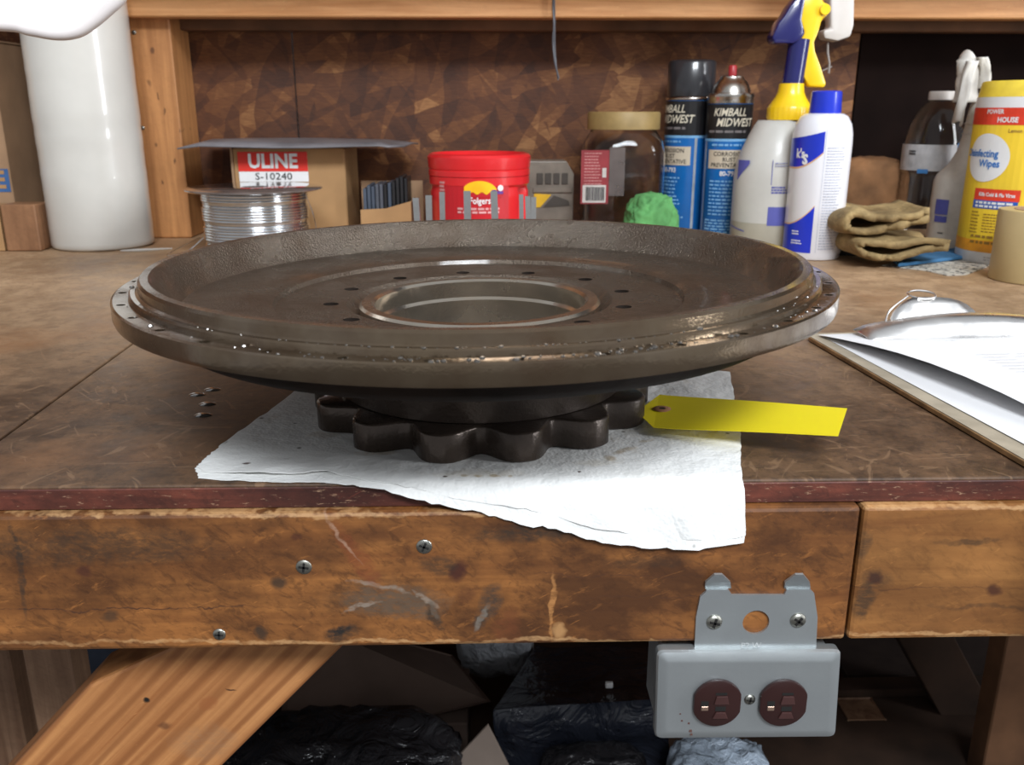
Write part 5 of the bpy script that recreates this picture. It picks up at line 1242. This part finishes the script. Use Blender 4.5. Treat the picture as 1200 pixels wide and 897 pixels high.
W(bars(7, -50*u, -38*u, Z(252), 4*u, 1.4*u, 5), 0.0006).mk('small_print', M_pb, nw_)
W(bars(7, -33*u, -6*u, Z(254), 3.4*u, 1.2*u, 6), 0.0006).mk('small_print', M_pb, nw_)
W(bars(2, -46*u, 10*u, Z(280), 7*u, 3*u, 7), 0.0008).mk('small_print', M_pb, nw_)
W(bars(2, -25*u, 10*u, Z(305), 3*u, 1.4*u, 7), 0.0006).mk('small_print', plain('print_pale2', (0.6, .6, .6), .5), nw_)

# cream cylinder, blue strip, newsprint
ky = 1.065; kr = 0.047; kx = at(1171, ky)+kr*1.0; zt = zpx(1195, 246, ky)-TZ
kt = thing('tape_roll', 'tall cream tape roll cut off by the right edge before the wipes', 'tape', (kx, ky, TZ))
M_crm = plain('cream_tape', (0.52, 0.40, 0.20), 0.45, var=0.04, scale=20)
g(lathe([(0.030, 0.0006), (kr-0.001, 0.0006), (kr, 0.002), (kr, zt-0.002), (kr-0.001, zt), (0.030, zt)], 64, True)).mv(kx, ky, TZ).mk('tape', M_crm, kt, True, 40)
g(lathe([(0.028, 0.0004), (0.0298, 0.0004), (0.0298, zt+0.0005), (0.028, zt+0.0005)], 48, True)).mv(kx, ky, TZ).mk('core_tube', M_card, kt, True, 40)
M_foam = plain('blue_foam', (0.045, 0.16, 0.32), 0.8, var=0.08, scale=80)
P = [on_z(a, b2, TZ+0.006) for a, b2 in ((1046, 304), (1053, 310), (1128, 301), (1135, 288), (1120, 291))]
o = g(prism([(p.x, p.y) for p in P], TZ+0.0025, TZ+0.0070, 'z', 0.0008)).mk('blue_foam_strip', M_foam); tag(o, 'flat blue foam strip lying on the newsprint before the white bottle', 'foam strip')
M_news, t_, b_ = nt('newsprint'); nn = noise_(t_, mapped(t_), 130, 3, 0.6); t_.links.new(ramp(t_, nn, [(0.53, (0.60, 0.57, 0.50)), (0.58, (0.09, 0.09, 0.09))]), b_.inputs['Base Color']); b_.inputs['Roughness'].default_value = 0.85
P = [on_z(a, b2, TZ+0.001) for a, b2 in ((1034, 311), (1060, 302), (1080, 290), (1120, 296), (1165, 306), (1156, 313), (1132, 322), (1110, 323), (1085, 317))]
o = g(prism([(p.x, p.y) for p in P], TZ+0.0003, TZ+0.0012, 'z')).mk('newspaper_scrap', M_news); tag(o, 'scrap of printed newspaper under the blue foam strip', 'paper')

# ------------------------------------------------------------------ clutter under the bench
M_bag = plain('black_plastic', (0.026, 0.025, 0.028), 0.18, var=0.3, scale=5, bmp=1.0, bd=0.02, spec=0.6)
M_bbx = plain('dark_blue_bin', (0.055, 0.070, 0.105), 0.5)
M_brc = plain('brown_carton_dark', (0.15, 0.10, 0.078), 0.85, var=0.12, scale=10)
def U(px, py, y): return on_y(px, py, y)
# dark bin left
a, b2 = U(85, 780, 1.20), U(300, 900, 1.20)
o = g(box(a.x, b2.x, 1.20, 1.42, LZ+0.0005, BZ-0.04, 0.004, 2)).mk('storage_bin', M_bbx); tag(o, 'dark blue grey storage bin behind the diagonal brace', 'bin')
# brown carton (sloping open flap)
a, b2 = U(338, 770, 1.02), U(548, 880, 1.02)
ct = thing('brown_carton', 'dark brown cardboard carton with a sagging flap under the bench', 'box', ((a.x+b2.x)/2, 1.1, LZ))
g(box(a.x, b2.x, 1.04, 1.17, LZ+0.0005, U(450, 850, 1.04).z, 0.002)).mk('carton', M_brc, ct)
V = [U(330, 880, 1.03), U(575, 822, 1.03), U(530, 768, 1.18), U(330, 715, 1.18)]
V2 = [q+Vector((0, 0.002, -0.003)) for q in V]
mk('top_flap', V+V2, [(0, 1, 2, 3), (7, 6, 5, 4), (0, 4, 5, 1), (1, 5, 6, 2), (2, 6, 7, 3), (3, 7, 4, 0)], M_brc, ct)
# black bag bottom centre-left
q = U(385, 905, 0.86); v, f = crumple(q.x, 0.90, (q.z+LZ)/2+0.001, 0.15, 0.10, (q.z-LZ)/2, 0.10, 2, 22, 1.6)
o = mk('bin_bag', v, f, M_bag, None, True, 60); tag(o, 'glossy black bin bag bulging in front of the brown carton', 'bag', 'black bags under the bench')
# dark blue wrapped box
a, b2 = U(592, 830, 1.0), U(790, 830, 1.0)
zt = U(650, 822, 1.0).z
wbx = thing('wrapped_box', 'box wrapped in black plastic with creased side, centre under the bench', 'box', ((a.x+b2.x)/2, 1.12, LZ))
V = [U(578, 834, 0.98), U(785, 818, 0.98), U(770, 757, 1.22), U(628, 757, 1.22)]
low = [Vector((p.x+(0.03 if i in (0, 3) else 0.01), p.y, LZ+0.001)) for i, p in enumerate(V)]
bmv = bmesh.new(); vs = [bmv.verts.new(p) for p in V+low]
for fc2 in ((0, 1, 2, 3), (7, 6, 5, 4), (0, 4, 5, 1), (1, 5, 6, 2), (2, 6, 7, 3), (3, 7, 4, 0)): bmv.faces.new([vs[i] for i in fc2])
bmesh.ops.subdivide_edges(bmv, edges=bmv.edges[:], cuts=16, use_grid_fill=True)
for vv in bmv.verts:
    if vv.co.z < V[0].z-0.004: n_ = (1-2*abs(noise.noise(Vector((vv.co.x*14, vv.co.y*9, vv.co.z*16)))))*0.008+noise.noise(vv.co*35)*0.003; vv.co.y -= n_; vv.co.x -= n_*0.4
    else: vv.co.z += noise.noise(vv.co*10)*0.004
vf = from_bm(bmv); mk('plastic_wrap', vf[0], vf[1], plain('navy_black_plastic', (0.026, 0.030, 0.044), 0.20, var=0.2, scale=4, bmp=0.9, bd=0.015, spec=0.6), wbx, True, 50)
q = on_z(714, 797, V[0].z+0.016); g(box(q.x-0.005, q.x+0.005, q.y-0.003, q.y+0.003, V[0].z+0.004, V[0].z+0.012, 0.001)).mk('white_sticker', M_wht, wbx)
# white-ish cloth bag between
q = U(578, 778, 1.10); v, f = crumple(q.x, 1.24, q.z-0.02, 0.055, 0.045, 0.075, 0.16, 6, 16, 1.5)
v = [Vector((p.x+(0.25*(q.z-p.z) if p.z < q.z else 0)*0.3, p.y, p.z)) for p in v]
v += []
o = mk('grey_plastic_bag', v, f, plain('grey_white_bag', (0.50, 0.52, 0.56), 0.35, var=0.15, scale=10, bmp=0.7, bd=0.01), None, True, 60); tag(o, 'pale grey crumpled plastic bag between brown carton and wrapped box', 'bag')
# pale board corner at bottom
P = [U(572, 850, 0.93), U(600, 905, 0.93), U(640, 990, 0.93), U(440, 990, 0.93), U(525, 900, 0.93)]
o = g(prism([(p.x, p.z) for p in P], 0.93, 0.934, 'y', 0.0008)).mk('pale_board', plain('pale_board', (0.33, 0.26, 0.215), 0.7, var=0.04)); tag(o, 'corner of a pale beige board rising between black bags', 'board')
# dark bag right of it
q = U(690, 900, 0.9); v, f = crumple(q.x+0.01, 0.905, (q.z+LZ)/2+0.001, 0.072, 0.055, (q.z-LZ)/2, 0.09, 12, 16, 1.4)
o = mk('bin_bag', v, f, M_bag, None, True, 60); tag(o, 'glossy black bin bag right of the pale board corner', 'bag', 'black bags under the bench')
# silver-blue film bundle bottom right
M_slv = plain('pale_blue_film', (0.42, 0.50, 0.60), 0.22, var=0.2, scale=12, bmp=0.8, bd=0.01, spec=0.7)
q = U(850, 900, 0.88); v, f = crumple(q.x, 0.90, (q.z+LZ)/2+0.001, 0.062, 0.050, (q.z-LZ)/2, 0.11, 21, 20, 1.8)
o = mk('film_bundle', v, f, M_slv, None, True, 60); tag(o, 'crinkled pale blue plastic film bundle below the outlet', 'plastic film')
# dark tote at the right rear
a, b2 = U(985, 850, 1.30), U(1250, 850, 1.30)
o = g(box(a.x, b2.x, 1.30, 1.48, LZ+0.0005, U(1000, 838, 1.30).z, 0.006, 2)).mk('dark_crate', plain('dark_crate', (0.045, 0.030, 0.025), 0.7)); tag(o, 'low dark brown crate on the lower shelf at the right', 'crate')
q = U(1000, 832, 1.24); o = g(box(q.x-0.03, q.x+0.03, 1.19, 1.245, LZ+0.0005, q.z+0.015, 0.002)).mk('wood_offcut', M_leg); tag(o, 'short upright wooden offcut behind the outlet, right side', 'offcut')
